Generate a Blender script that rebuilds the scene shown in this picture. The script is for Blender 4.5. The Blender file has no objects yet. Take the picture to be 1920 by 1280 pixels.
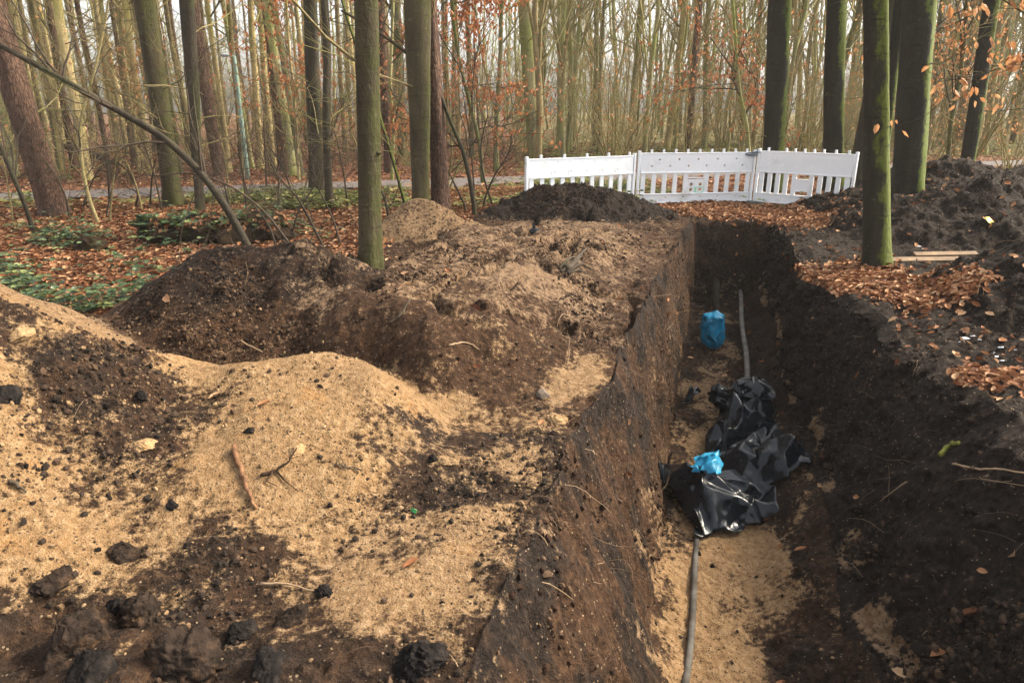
import bpy, bmesh, math, random
import numpy as np
from mathutils import Vector, Matrix, Quaternion

# ------------------------------------------------------------------ camera, light, sky
scene = bpy.context.scene
COL = scene.collection
R = math.radians
CAM_H, PITCH, FPX = 1.6, R(19.0), 1280.0
cam_data = bpy.data.cameras.new('camera')
cam_data.sensor_width = 36.0
cam_data.lens = 36.0 * FPX / 1920.0
cam_data.clip_start = 0.05
cam_data.clip_end = 600
cam = bpy.data.objects.new('camera', cam_data)
COL.objects.link(cam)
cam.location = (0, 0, CAM_H)
cam.rotation_euler = (R(90) - PITCH, 0, 0)
scene.camera = cam

SUN_EL, SUN_AZ = R(38), R(72)            # azimuth clockwise from +Y
world = bpy.data.worlds.new('World')
scene.world = world
world.use_nodes = True
wn, wl = world.node_tree.nodes, world.node_tree.links
bg = wn['Background']
sky = wn.new('ShaderNodeTexSky')
sky.sky_type = 'NISHITA'
sky.sun_disc = False
sky.sun_elevation = SUN_EL
sky.sun_rotation = SUN_AZ
sky.air_density = 1.0
sky.dust_density = 4.0
sky.ozone_density = 1.0
hs = wn.new('ShaderNodeHueSaturation')
hs.inputs['Saturation'].default_value = 0.26   # overcast, nearly white sky
wl.new(sky.outputs[0], hs.inputs['Color'])
wl.new(hs.outputs[0], bg.inputs['Color'])
bg.inputs['Strength'].default_value = 0.088

sun_d = bpy.data.lights.new('sun', 'SUN')
sun_d.energy = 1.5
sun_d.angle = R(14)
sun_d.color = (1.0, 0.84, 0.59)
sun = bpy.data.objects.new('sun', sun_d)
COL.objects.link(sun)
sdir = Vector((math.sin(SUN_AZ) * math.cos(SUN_EL), math.cos(SUN_AZ) * math.cos(SUN_EL), math.sin(SUN_EL)))
sun.rotation_euler = sdir.to_track_quat('Z', 'Y').to_euler()
sun.location = (20, 10, 20)

scene.view_settings.view_transform = 'Standard'
scene.view_settings.look = 'None'
scene.view_settings.exposure = 2.44
scene.view_settings.gamma = 1.0
scene.cycles.max_bounces = 6
scene.cycles.diffuse_bounces = 3
scene.cycles.glossy_bounces = 2
scene.cycles.volume_bounces = 0
scene.cycles.use_denoising = True

rng = np.random.default_rng(7)
random.seed(7)

# ------------------------------------------------------------------ projection helpers (photo pixel -> point in the place)
CT, ST = math.cos(PITCH), math.sin(PITCH)
def ray(px, py):
    cx, cy = (px - 960) / FPX, (640 - py) / FPX
    return np.array([cx, CT + cy * ST, -ST + cy * CT])
def gp(px, py, z=0.0):
    d = ray(px, py); t = (z - CAM_H) / d[2]
    return np.array([d[0] * t, d[1] * t, z])
def dp(px, py, Y):
    d = ray(px, py); t = Y / d[1]
    return np.array([d[0] * t, Y, CAM_H + d[2] * t])

# ------------------------------------------------------------------ noise (numpy)
def _hash(ix, iy, seed):
    h = (ix.astype(np.int64) * 374761393 + iy.astype(np.int64) * 668265263 + seed * 2147483647) & 0xFFFFFFFF
    h = ((h ^ (h >> 13)) * 1274126177) & 0xFFFFFFFF
    h = (h ^ (h >> 16)) & 0xFFFFFFFF
    h = (h * 2246822519) & 0xFFFFFFFF
    h = h ^ (h >> 15)
    return (h & 0xFFFFFF) / float(0xFFFFFF)
def vnoise(x, y, seed=0):
    x = np.asarray(x, float); y = np.asarray(y, float)
    ix, iy = np.floor(x), np.floor(y)
    fx, fy = x - ix, y - iy
    ux = fx * fx * fx * (fx * (fx * 6 - 15) + 10); uy = fy * fy * fy * (fy * (fy * 6 - 15) + 10)
    a = _hash(ix, iy, seed); b = _hash(ix + 1, iy, seed)
    c = _hash(ix, iy + 1, seed); d = _hash(ix + 1, iy + 1, seed)
    return (a + (b - a) * ux) * (1 - uy) + (c + (d - c) * ux) * uy - 0.5      # -0.5..0.5
def fbm(x, y, freq, octv=4, seed=0, gain=0.5):
    s = 0; a = 1.0; f = freq
    for k in range(octv):
        c, n = math.cos(k * 1.1), math.sin(k * 1.1)
        s = s + a * vnoise((x * c - y * n) * f + k * 17.3, (x * n + y * c) * f - k * 9.1, seed + k)
        a *= gain; f *= 2.03
    return s
def lumps(x, y, freq, seed=0, rmin=0.1, rmax=0.5, prob=0.6):
    """round clods lying on a surface: height (in cells) of random domes"""
    x = np.asarray(x, float) * freq; y = np.asarray(y, float) * freq
    ix, iy = np.floor(x), np.floor(y)
    out = np.zeros_like(x)
    for dx in (-1, 0, 1):
        for dy in (-1, 0, 1):
            jx, jy = ix + dx, iy + dy
            px = jx + _hash(jx, jy, seed); py = jy + _hash(jx, jy, seed + 11)
            r = rmin + (rmax - rmin) * _hash(jx, jy, seed + 23) ** 2
            on = _hash(jx, jy, seed + 37) < prob
            el = 0.6 + 0.8 * _hash(jx, jy, seed + 51)
            d2 = ((x - px) * el) ** 2 + ((y - py) / el) ** 2
            h = np.sqrt(np.clip(r * r - d2, 0, None)) * on
            out = np.maximum(out, h)
    return out / freq
def S(a, b, x):
    t = np.clip((x - a) / (b - a), 0, 1)
    return t * t * (3 - 2 * t)
def sp(v, k=0.05):
    return k * np.logaddexp(0, v / k)

# ------------------------------------------------------------------ tagging and mesh builders
def tag(o, label=None, cat=None, group=None, kind=None):
    if label: o['label'] = label
    if cat: o['category'] = cat
    if group: o['group'] = group
    if kind: o['kind'] = kind
    return o
def empty(name, loc=(0, 0, 0), rot=(0, 0, 0)):
    o = bpy.data.objects.new(name, None); COL.objects.link(o)
    o.empty_display_size = 0.2
    o.location = loc; o.rotation_euler = rot
    return o
def mesh_from(name, V, quads=None, tris=None, smooth=True):
    me = bpy.data.meshes.new(name)
    V = np.asarray(V, np.float32)
    nq = 0 if quads is None else len(quads); ntr = 0 if tris is None else len(tris)
    me.vertices.add(len(V)); me.vertices.foreach_set('co', V.ravel())
    loops = []
    if nq: loops.append(np.asarray(quads, np.int32).ravel())
    if ntr: loops.append(np.asarray(tris, np.int32).ravel())
    loops = np.concatenate(loops)
    me.loops.add(len(loops)); me.loops.foreach_set('vertex_index', loops)
    starts = np.concatenate([np.arange(nq) * 4, nq * 4 + np.arange(ntr) * 3]).astype(np.int32)
    me.polygons.add(nq + ntr); me.polygons.foreach_set('loop_start', starts)
    me.polygons.foreach_set('use_smooth', np.full(nq + ntr, smooth))
    me.update(calc_edges=True); me.validate()
    return me
def link(name, me, mat=None, parent=None):
    o = bpy.data.objects.new(name, me); COL.objects.link(o)
    if mat: me.materials.append(mat)
    if parent: o.parent = parent
    return o
def add_attr(me, name, vals):
    a = me.attributes.new(name, 'FLOAT', 'POINT'); a.data.foreach_set('value', np.asarray(vals, np.float32))

def unit(v): return v / (np.linalg.norm(v, axis=-1, keepdims=True) + 1e-9)

class MB:
    def __init__(s): s.v = []; s.q = []; s.t = []; s.n = 0; s.a = []
    def add(s, V, quads=None, tris=None, attr=0.0):
        V = np.asarray(V, float)
        if quads is not None and len(quads): s.q.append(np.asarray(quads, np.int64) + s.n)
        if tris is not None and len(tris): s.t.append(np.asarray(tris, np.int64) + s.n)
        s.v.append(V); s.n += len(V)
        s.a.append(np.full(len(V), attr) if np.isscalar(attr) else np.asarray(attr))
    def tube(s, P, r, k=6, cap=False, attr=0.0, jit=0.0, phase=0.0):
        P = np.asarray(P, float); n = len(P)
        r = np.broadcast_to(np.asarray(r, float), (n,))
        T = np.gradient(P, axis=0); T /= np.linalg.norm(T, axis=1)[:, None] + 1e-9
        ref = np.array([0.0, 0, 1.0]) if abs(T[:, 2]).mean() < 0.8 else np.array([1.0, 0, 0])
        U = np.cross(T, ref); U /= np.linalg.norm(U, axis=1)[:, None] + 1e-9
        W = np.cross(T, U)
        a = np.arange(k) * 2 * math.pi / k + phase
        rr = r[:, None] * (1 + (jit * (rng.random((n, k)) - .5) if jit else 0))
        V = P[:, None, :] + rr[..., None] * (np.cos(a)[None, :, None] * U[:, None, :] + np.sin(a)[None, :, None] * W[:, None, :])
        V = V.reshape(-1, 3)
        i = np.arange(n - 1)[:, None] * k; j = np.arange(k)[None, :]; j2 = (j + 1) % k
        Q = np.stack([i + j, i + j2, i + k + j2, i + k + j], -1).reshape(-1, 4)
        T3 = None
        if cap:
            V = np.vstack([V, P[0], P[-1]])
            c0, c1 = n * k, n * k + 1; jj = np.arange(k); b = (n - 1) * k
            T3 = np.vstack([np.stack([np.full(k, c0), (jj + 1) % k, jj], -1), np.stack([np.full(k, c1), b + jj, b + (jj + 1) % k], -1)])
        s.add(V, Q, T3, attr)
    def box(s, lo, hi, attr=0.0):
        x0, y0, z0 = lo; x1, y1, z1 = hi
        V = [(x0, y0, z0), (x1, y0, z0), (x1, y1, z0), (x0, y1, z0), (x0, y0, z1), (x1, y0, z1), (x1, y1, z1), (x0, y1, z1)]
        s.add(V, [(0, 3, 2, 1), (4, 5, 6, 7), (0, 1, 5, 4), (1, 2, 6, 5), (2, 3, 7, 6), (3, 0, 4, 7)], None, attr)
    def mesh(s, name, smooth=True, attr=None):
        me = mesh_from(name, np.vstack(s.v), np.vstack(s.q) if s.q else None, np.vstack(s.t) if s.t else None, smooth)
        if attr: add_attr(me, attr, np.concatenate(s.a))
        return me
    def build(s, name, mat, parent=None, smooth=True, attr=None):
        return link(name, s.mesh(name, smooth, attr), mat, parent)
def bevel(o, w=0.004, seg=2):
    m = o.modifiers.new('bevel', 'BEVEL'); m.width = w; m.segments = seg; m.limit_method = 'ANGLE'
    return o

# ------------------------------------------------------------------ materials
def new_mat(name):
    m = bpy.data.materials.new(name); m.use_nodes = True
    nt = m.node_tree
    return m, nt, nt.nodes['Principled BSDF']
def N(nt, typ, **kw):
    n = nt.nodes.new(typ)
    for k, v in kw.items():
        if hasattr(n, k): setattr(n, k, v)
        else: n.inputs[k].default_value = v
    return n
def L(nt, a, b): nt.links.new(a, b)
def noise(nt, vec, scale, detail=5, rough=0.55, stretch=None, dist=0.0):
    if stretch:
        mp = N(nt, 'ShaderNodeMapping'); mp.inputs['Scale'].default_value = stretch
        L(nt, vec, mp.inputs['Vector']); vec = mp.outputs[0]
    n = N(nt, 'ShaderNodeTexNoise'); n.inputs['Scale'].default_value = scale
    n.inputs['Detail'].default_value = detail; n.inputs['Roughness'].default_value = rough; n.inputs['Distortion'].default_value = dist
    L(nt, vec, n.inputs['Vector'])
    return n.outputs['Fac']
def ramp(nt, fac, stops):
    r = N(nt, 'ShaderNodeValToRGB'); e = r.color_ramp.elements
    while len(e) < len(stops): e.new(0.5)
    for i, (p, c) in enumerate(stops):
        e[i].position = p
        e[i].color = (c, c, c, 1) if np.isscalar(c) else (*c, 1)
    L(nt, fac, r.inputs['Fac'])
    return r.outputs['Color']
def sock(nt, node_in, v):
    if isinstance(v, bpy.types.NodeSocket): L(nt, v, node_in)
    elif isinstance(v, (tuple, list)): node_in.default_value = (*v, 1) if len(v) == 3 else v
    else: node_in.default_value = v
def mix(nt, fac, a, b, blend='MIX'):
    n = N(nt, 'ShaderNodeMix'); n.data_type = 'RGBA'; n.blend_type = blend
    sock(nt, n.inputs[0], fac); sock(nt, n.inputs[6], a); sock(nt, n.inputs[7], b)
    return n.outputs[2]
def mth(nt, op, a, b=0.0, clamp=False):
    n = N(nt, 'ShaderNodeMath'); n.operation = op; n.use_clamp = clamp
    sock(nt, n.inputs[0], a); sock(nt, n.inputs[1], b)
    return n.outputs[0]
def mrange(nt, v, a, b, lo=0.0, hi=1.0):
    n = N(nt, 'ShaderNodeMapRange'); n.interpolation_type = 'SMOOTHSTEP'
    sock(nt, n.inputs[0], v)
    for k, x in enumerate((a, b, lo, hi)): n.inputs[k + 1].default_value = x
    return n.outputs[0]
def attr(nt, name):
    n = N(nt, 'ShaderNodeAttribute'); n.attribute_name = name
    return n.outputs['Fac']
def coords(nt): return N(nt, 'ShaderNodeTexCoord').outputs['Object']
def bump(nt, bs, height, strength=0.5, dist=0.02):
    b = N(nt, 'ShaderNodeBump'); b.inputs['Strength'].default_value = strength; b.inputs['Distance'].default_value = dist
    L(nt, height, b.inputs['Height']); L(nt, b.outputs[0], bs.inputs['Normal'])

def simple_mat(name, col, rough=0.6, var=0.25, scale=12, bmp=0.0, spec=0.5, dirt=None):
    m, nt, bs = new_mat(name); c = coords(nt)
    n = noise(nt, c, scale, 6)
    lo = tuple(x * (1 - var) for x in col); hi = tuple(min(1, x * (1 + var)) for x in col)
    colr = ramp(nt, n, [(0.3, lo), (0.7, hi)])
    if dirt:
        dm = mrange(nt, noise(nt, c, scale * 0.6, 8, 0.65), 0.52, 0.72)
        colr = mix(nt, dm, colr, dirt)
    L(nt, colr, bs.inputs['Base Color'])
    bs.inputs['Roughness'].default_value = rough
    bs.inputs['Specular IOR Level'].default_value = spec
    if bmp: bump(nt, bs, noise(nt, c, scale * 3, 5), bmp, 0.01)
    return m

def soil_mat():
    m, nt, bs = new_mat('soil'); c = coords(nt)
    sand, lit, hum, dull = attr(nt, 'sand'), attr(nt, 'litter'), attr(nt, 'humus'), attr(nt, 'dull')
    n1 = noise(nt, c, 5, 9, 0.68, dist=0.4)
    n2 = noise(nt, c, 30, 6, 0.6)
    n3 = noise(nt, c, 110, 4, 0.6)
    n4 = noise(nt, c, 1.7, 4, 0.5)
    f = mth(nt, 'ADD', sand, mth(nt, 'MULTIPLY', mth(nt, 'SUBTRACT', n1, 0.5), 1.7))
    f = mth(nt, 'ADD', f, mth(nt, 'MULTIPLY', mth(nt, 'SUBTRACT', n2, 0.5), 1.1))
    f = mth(nt, 'ADD', f, mth(nt, 'MULTIPLY', mth(nt, 'SUBTRACT', n3, 0.5), 0.55))
    f = mrange(nt, f, 0.30, 0.66)
    yel = ramp(nt, n2, [(0.25, (0.140, 0.078, 0.034)), (0.5, (0.245, 0.148, 0.069)), (0.75, (0.355, 0.240, 0.130))])
    dus = ramp(nt, n2, [(0.25, (0.095, 0.058, 0.034)), (0.5, (0.175, 0.112, 0.068)), (0.78, (0.275, 0.190, 0.122))])
    sandc = mix(nt, mth(nt, 'ADD', dull, mth(nt, 'MULTIPLY', mth(nt, 'SUBTRACT', n4, 0.5), 0.5), True), yel, dus)
    # rusty / ochre staining
    sandc = mix(nt, mrange(nt, noise(nt, c, 3.1, 6, 0.6), 0.60, 0.74, 0, 0.55), sandc, (0.29, 0.145, 0.048))
    brown = ramp(nt, n2, [(0.28, (0.012, 0.0062, 0.0036)), (0.52, (0.052, 0.027, 0.0138)), (0.78, (0.114, 0.063, 0.033))])
    black = ramp(nt, n2, [(0.28, (0.006, 0.0042, 0.0031)), (0.52, (0.0195, 0.0132, 0.0096)), (0.78, (0.056, 0.038, 0.0275))])
    h = mth(nt, 'ADD', hum, mth(nt, 'MULTIPLY', mth(nt, 'SUBTRACT', n1, 0.5), 1.2))
    soil = mix(nt, mrange(nt, h, 0.25, 0.75), brown, black)
    col = mix(nt, f, soil, sandc)
    # grains and little stones
    vo = N(nt, 'ShaderNodeTexVoronoi'); vo.inputs['Scale'].default_value = 75
    L(nt, c, vo.inputs['Vector'])
    sel = N(nt, 'ShaderNodeSeparateColor'); L(nt, vo.outputs['Color'], sel.inputs[0])
    dark_dot = mth(nt, 'MULTIPLY', mrange(nt, vo.outputs['Distance'], 0.42, 0.30), mrange(nt, sel.outputs[0], 0.83, 0.86))
    light_dot = mth(nt, 'MULTIPLY', mrange(nt, vo.outputs['Distance'], 0.38, 0.28), mrange(nt, sel.outputs[1], 0.93, 0.95))
    col = mix(nt, mth(nt, 'MULTIPLY', dark_dot, 0.8), col, (0.035, 0.025, 0.02))
    col = mix(nt, mth(nt, 'MULTIPLY', light_dot, 0.55), col, (0.36, 0.27, 0.17))
    # leaf litter seen as a mat of leaves
    v2 = N(nt, 'ShaderNodeTexVoronoi'); v2.inputs['Scale'].default_value = 17
    wv = N(nt, 'ShaderNodeVectorMath'); wv.operation = 'ADD'
    nv = N(nt, 'ShaderNodeTexNoise'); nv.inputs['Scale'].default_value = 22; L(nt, c, nv.inputs['Vector'])
    sc = N(nt, 'ShaderNodeVectorMath'); sc.operation = 'SCALE'; sc.inputs[3].default_value = 0.07
    L(nt, nv.outputs['Color'], sc.inputs[0]); L(nt, c, wv.inputs[0]); L(nt, sc.outputs[0], wv.inputs[1])
    L(nt, wv.outputs[0], v2.inputs['Vector'])
    s2 = N(nt, 'ShaderNodeSeparateColor'); L(nt, v2.outputs['Color'], s2.inputs[0])
    leaf = ramp(nt, s2.outputs[0], [(0.0, (0.065, 0.028, 0.016)), (0.35, (0.17, 0.064, 0.030)), (0.65, (0.28, 0.12, 0.056)), (1.0, (0.40, 0.225, 0.125))])
    leaf = mix(nt, mrange(nt, v2.outputs['Distance'], 0.35, 0.75), leaf, (0.045, 0.022, 0.014))
    lm = mrange(nt, mth(nt, 'ADD', lit, mth(nt, 'MULTIPLY', mth(nt, 'SUBTRACT', n1, 0.5), 0.9)), 0.35, 0.6)
    col = mix(nt, lm, col, leaf)
    # patchy moss and grass on the forest floor
    gm = mth(nt, 'MULTIPLY', attr(nt, 'green'), mrange(nt, noise(nt, c, 2.6, 7, 0.65), 0.36, 0.54))
    col = mix(nt, gm, col, ramp(nt, n2, [(0.3, (0.075, 0.085, 0.022)), (0.7, (0.20, 0.20, 0.07))]))
    L(nt, col, bs.inputs['Base Color'])
    bs.inputs['Roughness'].default_value = 0.95
    bs.inputs['Specular IOR Level'].default_value = 0.15
    hh = mth(nt, 'ADD', mth(nt, 'MULTIPLY', n2, 1.0), mth(nt, 'MULTIPLY', n3, 0.45))
    hh = mth(nt, 'ADD', hh, mth(nt, 'MULTIPLY', dark_dot, 0.35))
    bump(nt, bs, hh, 0.95, 0.033)
    return m

def bark_mat(name, base, dark, moss, moss_amt=0.5, rough=False, var=0.5, side=0.0):
    m, nt, bs = new_mat(name); c = coords(nt)
    oi = N(nt, 'ShaderNodeObjectInfo').outputs['Random']
    n1 = noise(nt, c, 5, 6, 0.6, (1, 1, 0.22))
    n2 = noise(nt, c, 34, 5, 0.6, (1, 1, 0.45))
    nb = noise(nt, c, 1.3, 4, 0.5, (1, 1, 0.5))
    if side:                               # moss patches pushed to the sun side: sunlit right edges painted as green
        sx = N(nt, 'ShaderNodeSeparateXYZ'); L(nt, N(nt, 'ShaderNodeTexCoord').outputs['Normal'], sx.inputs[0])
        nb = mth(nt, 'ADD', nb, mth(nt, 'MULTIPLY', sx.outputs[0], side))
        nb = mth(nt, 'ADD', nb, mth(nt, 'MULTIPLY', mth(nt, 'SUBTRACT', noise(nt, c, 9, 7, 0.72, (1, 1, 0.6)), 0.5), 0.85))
    ring = noise(nt, c, 14, 4, 0.6, (0.3, 0.3, 2.2))
    col = ramp(nt, n1, [(0.28, dark), (0.62, base)])
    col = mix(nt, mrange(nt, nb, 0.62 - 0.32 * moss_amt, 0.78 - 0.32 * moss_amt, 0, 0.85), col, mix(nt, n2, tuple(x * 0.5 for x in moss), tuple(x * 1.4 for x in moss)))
    col = mix(nt, mrange(nt, ring, 0.58, 0.70, 0, 0.6), col, tuple(x * 0.6 for x in dark))
    # pale lichen flecks
    fl = mth(nt, 'MULTIPLY', mrange(nt, noise(nt, c, 17, 6, 0.7), 0.60, 0.68), 0.45)
    col = mix(nt, fl, col, tuple(min(1, x * 2.0 + 0.03) for x in base))
    br = mrange(nt, oi, 0, 1, 1 - var * 0.5, 1 + var * 0.5)
    col = mix(nt, 1.0, col, br, 'MULTIPLY')
    if rough:
        vo = N(nt, 'ShaderNodeTexVoronoi'); vo.feature = 'DISTANCE_TO_EDGE'; vo.inputs['Scale'].default_value = 38
        mp = N(nt, 'ShaderNodeMapping'); mp.inputs['Scale'].default_value = (1, 1, 0.17); L(nt, c, mp.inputs['Vector'])
        dn = N(nt, 'ShaderNodeTexNoise'); dn.inputs['Scale'].default_value = 16; dn.inputs['Detail'].default_value = 4; L(nt, mp.outputs[0], dn.inputs['Vector'])
        dsc = N(nt, 'ShaderNodeVectorMath'); dsc.operation = 'SCALE'; dsc.inputs[3].default_value = 0.09; L(nt, dn.outputs['Color'], dsc.inputs[0])
        dad = N(nt, 'ShaderNodeVectorMath'); dad.operation = 'ADD'; L(nt, mp.outputs[0], dad.inputs[0]); L(nt, dsc.outputs[0], dad.inputs[1])
        L(nt, dad.outputs[0], vo.inputs['Vector'])
        cr = mrange(nt, vo.outputs['Distance'], 0.0, 0.22)
        col = mix(nt, mth(nt, 'ADD', cr, mth(nt, 'MULTIPLY', n2, 0.5), True), tuple(x * 0.5 for x in dark), col)
        h = mth(nt, 'ADD', cr, mth(nt, 'MULTIPLY', n2, 0.6)); bump(nt, bs, h, 0.9, 0.02)
    else:
        h = mth(nt, 'ADD', n2, mth(nt, 'MULTIPLY', ring, 0.5)); bump(nt, bs, h, 0.8, 0.02)
    L(nt, col, bs.inputs['Base Color'])
    bs.inputs['Roughness'].default_value = 0.85; bs.inputs['Specular IOR Level'].default_value = 0.25
    return m

def leaf_mat(name, stops, transl=0.25, rough=0.6, spec=0.3):
    m, nt, bs = new_mat(name)
    col = ramp(nt, attr(nt, 'rnd'), stops)
    L(nt, col, bs.inputs['Base Color'])
    bs.inputs['Roughness'].default_value = rough; bs.inputs['Specular IOR Level'].default_value = spec
    if transl:
        tr = N(nt, 'ShaderNodeBsdfTranslucent'); L(nt, col, tr.inputs['Color'])
        mx = N(nt, 'ShaderNodeMixShader'); mx.inputs[0].default_value = transl
        out = nt.nodes['Material Output']
        L(nt, bs.outputs[0], mx.inputs[1]); L(nt, tr.outputs[0], mx.inputs[2]); L(nt, mx.outputs[0], out.inputs['Surface'])
    return m

M_soil = soil_mat()
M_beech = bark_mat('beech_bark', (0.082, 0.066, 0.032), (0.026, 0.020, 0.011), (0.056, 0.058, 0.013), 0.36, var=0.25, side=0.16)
M_mossf_lit = bark_mat('mottled_mossy_bark_lit_side', (0.040, 0.036, 0.020), (0.014, 0.013, 0.009), (0.115, 0.140, 0.018), 0.62, var=0.1, side=0.36)  # here and below: moss plus sunlit right edges put into the colour
M_moss = bark_mat('mossy_bark_lit_side', (0.033, 0.029, 0.018), (0.013, 0.0115, 0.008), (0.115, 0.145, 0.018), 0.38, var=0.2, side=0.42)
M_dark = bark_mat('dark_bark', (0.052, 0.041, 0.025), (0.016, 0.0125, 0.0085), (0.045, 0.05, 0.013), 0.5, var=0.3)
M_pine = bark_mat('pine_bark', (0.20, 0.115, 0.075), (0.070, 0.040, 0.028), (0.14, 0.115, 0.065), 0.15, rough=True, var=0.25)
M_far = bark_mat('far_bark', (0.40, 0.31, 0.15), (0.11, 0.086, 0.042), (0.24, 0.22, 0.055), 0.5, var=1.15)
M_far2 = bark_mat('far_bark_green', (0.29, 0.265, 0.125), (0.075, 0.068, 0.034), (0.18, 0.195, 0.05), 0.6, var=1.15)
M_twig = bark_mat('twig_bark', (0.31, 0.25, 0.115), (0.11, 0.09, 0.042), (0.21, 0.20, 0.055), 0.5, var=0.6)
M_twigd = bark_mat('twig_bark_dark', (0.075, 0.055, 0.036), (0.030, 0.022, 0.015), (0.065, 0.07, 0.02), 0.4, var=0.3)
M_litter = leaf_mat('fallen_leaf', [(0.0, (0.075, 0.03, 0.016)), (0.3, (0.17, 0.064, 0.028)), (0.6, (0.30, 0.135, 0.060)), (0.85, (0.42, 0.235, 0.125)), (1.0, (0.46, 0.30, 0.17))], 0.1, 0.75, 0.15)
M_rleaf = leaf_mat('withered_beech_leaf', [(0.0, (0.24, 0.075, 0.030)), (0.5, (0.40, 0.15, 0.06)), (1.0, (0.55, 0.25, 0.11))], 0.35)
M_oleaf = leaf_mat('orange_beech_leaf', [(0.0, (0.38, 0.16, 0.06)), (0.5, (0.56, 0.27, 0.11)), (1.0, (0.70, 0.40, 0.19))], 0.35)
M_green = leaf_mat('bramble_leaf', [(0.0, (0.026, 0.046, 0.020)), (0.45, (0.055, 0.092, 0.036)), (0.8, (0.10, 0.145, 0.055)), (1.0, (0.19, 0.22, 0.07))], 0.2, 0.4, 0.4)
M_crumb = leaf_mat('dark_crumb', [(0.0, (0.012, 0.009, 0.007)), (0.6, (0.035, 0.024, 0.017)), (1.0, (0.085, 0.052, 0.032))], 0, 0.95, 0.15)
M_bcrumb = leaf_mat('brown_crumb', [(0.0, (0.014, 0.008, 0.0055)), (0.6, (0.045, 0.026, 0.016)), (1.0, (0.12, 0.075, 0.046))], 0, 0.95, 0.1)
M_scrumb = leaf_mat('sand_crumb', [(0.0, (0.09, 0.055, 0.03)), (0.5, (0.17, 0.108, 0.056)), (1.0, (0.27, 0.18, 0.098))], 0, 0.95, 0.15)
M_clod = simple_mat('clod', (0.022, 0.015, 0.011), 0.95, 0.7, 26, 1.0, 0.1, dirt=(0.075, 0.042, 0.022))
M_blackclod = simple_mat('black_clod', (0.012, 0.010, 0.009), 0.95, 0.6, 26, 1.0, 0.1, dirt=(0.035, 0.026, 0.02))
M_sclod = simple_mat('sand_clod', (0.28, 0.18, 0.092), 0.95, 0.35, 16, 1.0, 0.1, dirt=(0.25, 0.14, 0.06))
M_stone = simple_mat('stone', (0.12, 0.09, 0.065), 0.75, 0.4, 10, 0.5, 0.3, dirt=(0.06, 0.045, 0.03))
M_root = leaf_mat('root', [(0.0, (0.06, 0.038, 0.024)), (0.5, (0.17, 0.115, 0.07)), (1.0, (0.36, 0.25, 0.15))], 0, 0.8, 0.2)
M_stick = simple_mat('stick', (0.17, 0.085, 0.042), 0.8, 0.5, 20, 0.5, 0.2, dirt=(0.05, 0.03, 0.02))
M_darkstick = simple_mat('dark_stick', (0.035, 0.022, 0.014), 0.9, 0.5, 20, 0.5, 0.1)
M_white = simple_mat('white_plastic', (0.84, 0.86, 0.88), 0.42, 0.035, 3, 0.0, 0.5, dirt=(0.64, 0.65, 0.63))
M_spray = simple_mat('green_spray', (0.36, 0.72, 0.50), 0.5, 0.2, 30)
M_rubber = simple_mat('recycled_foot', (0.075, 0.085, 0.075), 0.8, 0.3, 20, 0.3)
M_strap = simple_mat('grey_strap', (0.14, 0.17, 0.20), 0.6, 0.3, 40)
M_pipe = simple_mat('pipe', (0.070, 0.064, 0.056), 0.85, 0.6, 9, 0.6, 0.25, dirt=(0.05, 0.033, 0.021))
M_pipe2 = simple_mat('pale_pipe', (0.14, 0.128, 0.11), 0.7, 0.5, 7, 0.6, 0.25, dirt=(0.08, 0.055, 0.036))
M_pipestub = simple_mat('muddy_pipe', (0.020, 0.015, 0.011), 0.95, 0.5, 9, 0.6, 0.05)
M_plank = simple_mat('plank', (0.19, 0.125, 0.072), 0.75, 0.35, 8, 0.2, 0.2, dirt=(0.20, 0.13, 0.08))
M_path = simple_mat('path_asphalt', (0.115, 0.100, 0.096), 0.9, 0.2, 5, 0.3, 0.2, dirt=(0.22, 0.13, 0.085))
M_snow = simple_mat('old_snow', (0.74, 0.77, 0.82), 0.5, 0.1, 30, 0.3)
M_yellow = simple_mat('yellow_plastic', (0.55, 0.46, 0.04), 0.45, 0.2, 30)
M_lamp = simple_mat('lamp_post_paint', (0.22, 0.32, 0.26), 0.6, 0.2, 9)
M_lampg = simple_mat('lamp_head_glass', (0.40, 0.42, 0.42), 0.3, 0.05, 9)
M_mossclump = simple_mat('moss_clump', (0.15, 0.15, 0.018), 0.95, 0.5, 60, 0.9)

def plastic_mat(name, col, rough, var=0.3, dust=None):
    m, nt, bs = new_mat(name); c = coords(nt)
    base = ramp(nt, noise(nt, c, 9, 4), [(0.3, tuple(x * (1 - var) for x in col)), (0.7, tuple(x * (1 + var) for x in col))])
    if dust:
        dm = mrange(nt, noise(nt, c, 7, 8, 0.7), 0.55, 0.75, 0, 0.6)
        base = mix(nt, dm, base, dust)
    L(nt, base, bs.inputs['Base Color'])
    L(nt, mrange(nt, noise(nt, c, 6, 6, 0.6), 0.35, 0.7, rough * 0.75, rough * 1.6), bs.inputs['Roughness'])
    bs.inputs['Specular IOR Level'].default_value = 0.32
    bump(nt, bs, noise(nt, c, 30, 4), 0.2, 0.008)
    return m
M_black = plastic_mat('black_sheeting', (0.005, 0.007, 0.010), 0.20, dust=(0.016, 0.016, 0.017))
M_blue = plastic_mat('blue_sheeting', (0.008, 0.19, 0.34), 0.34)

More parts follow.
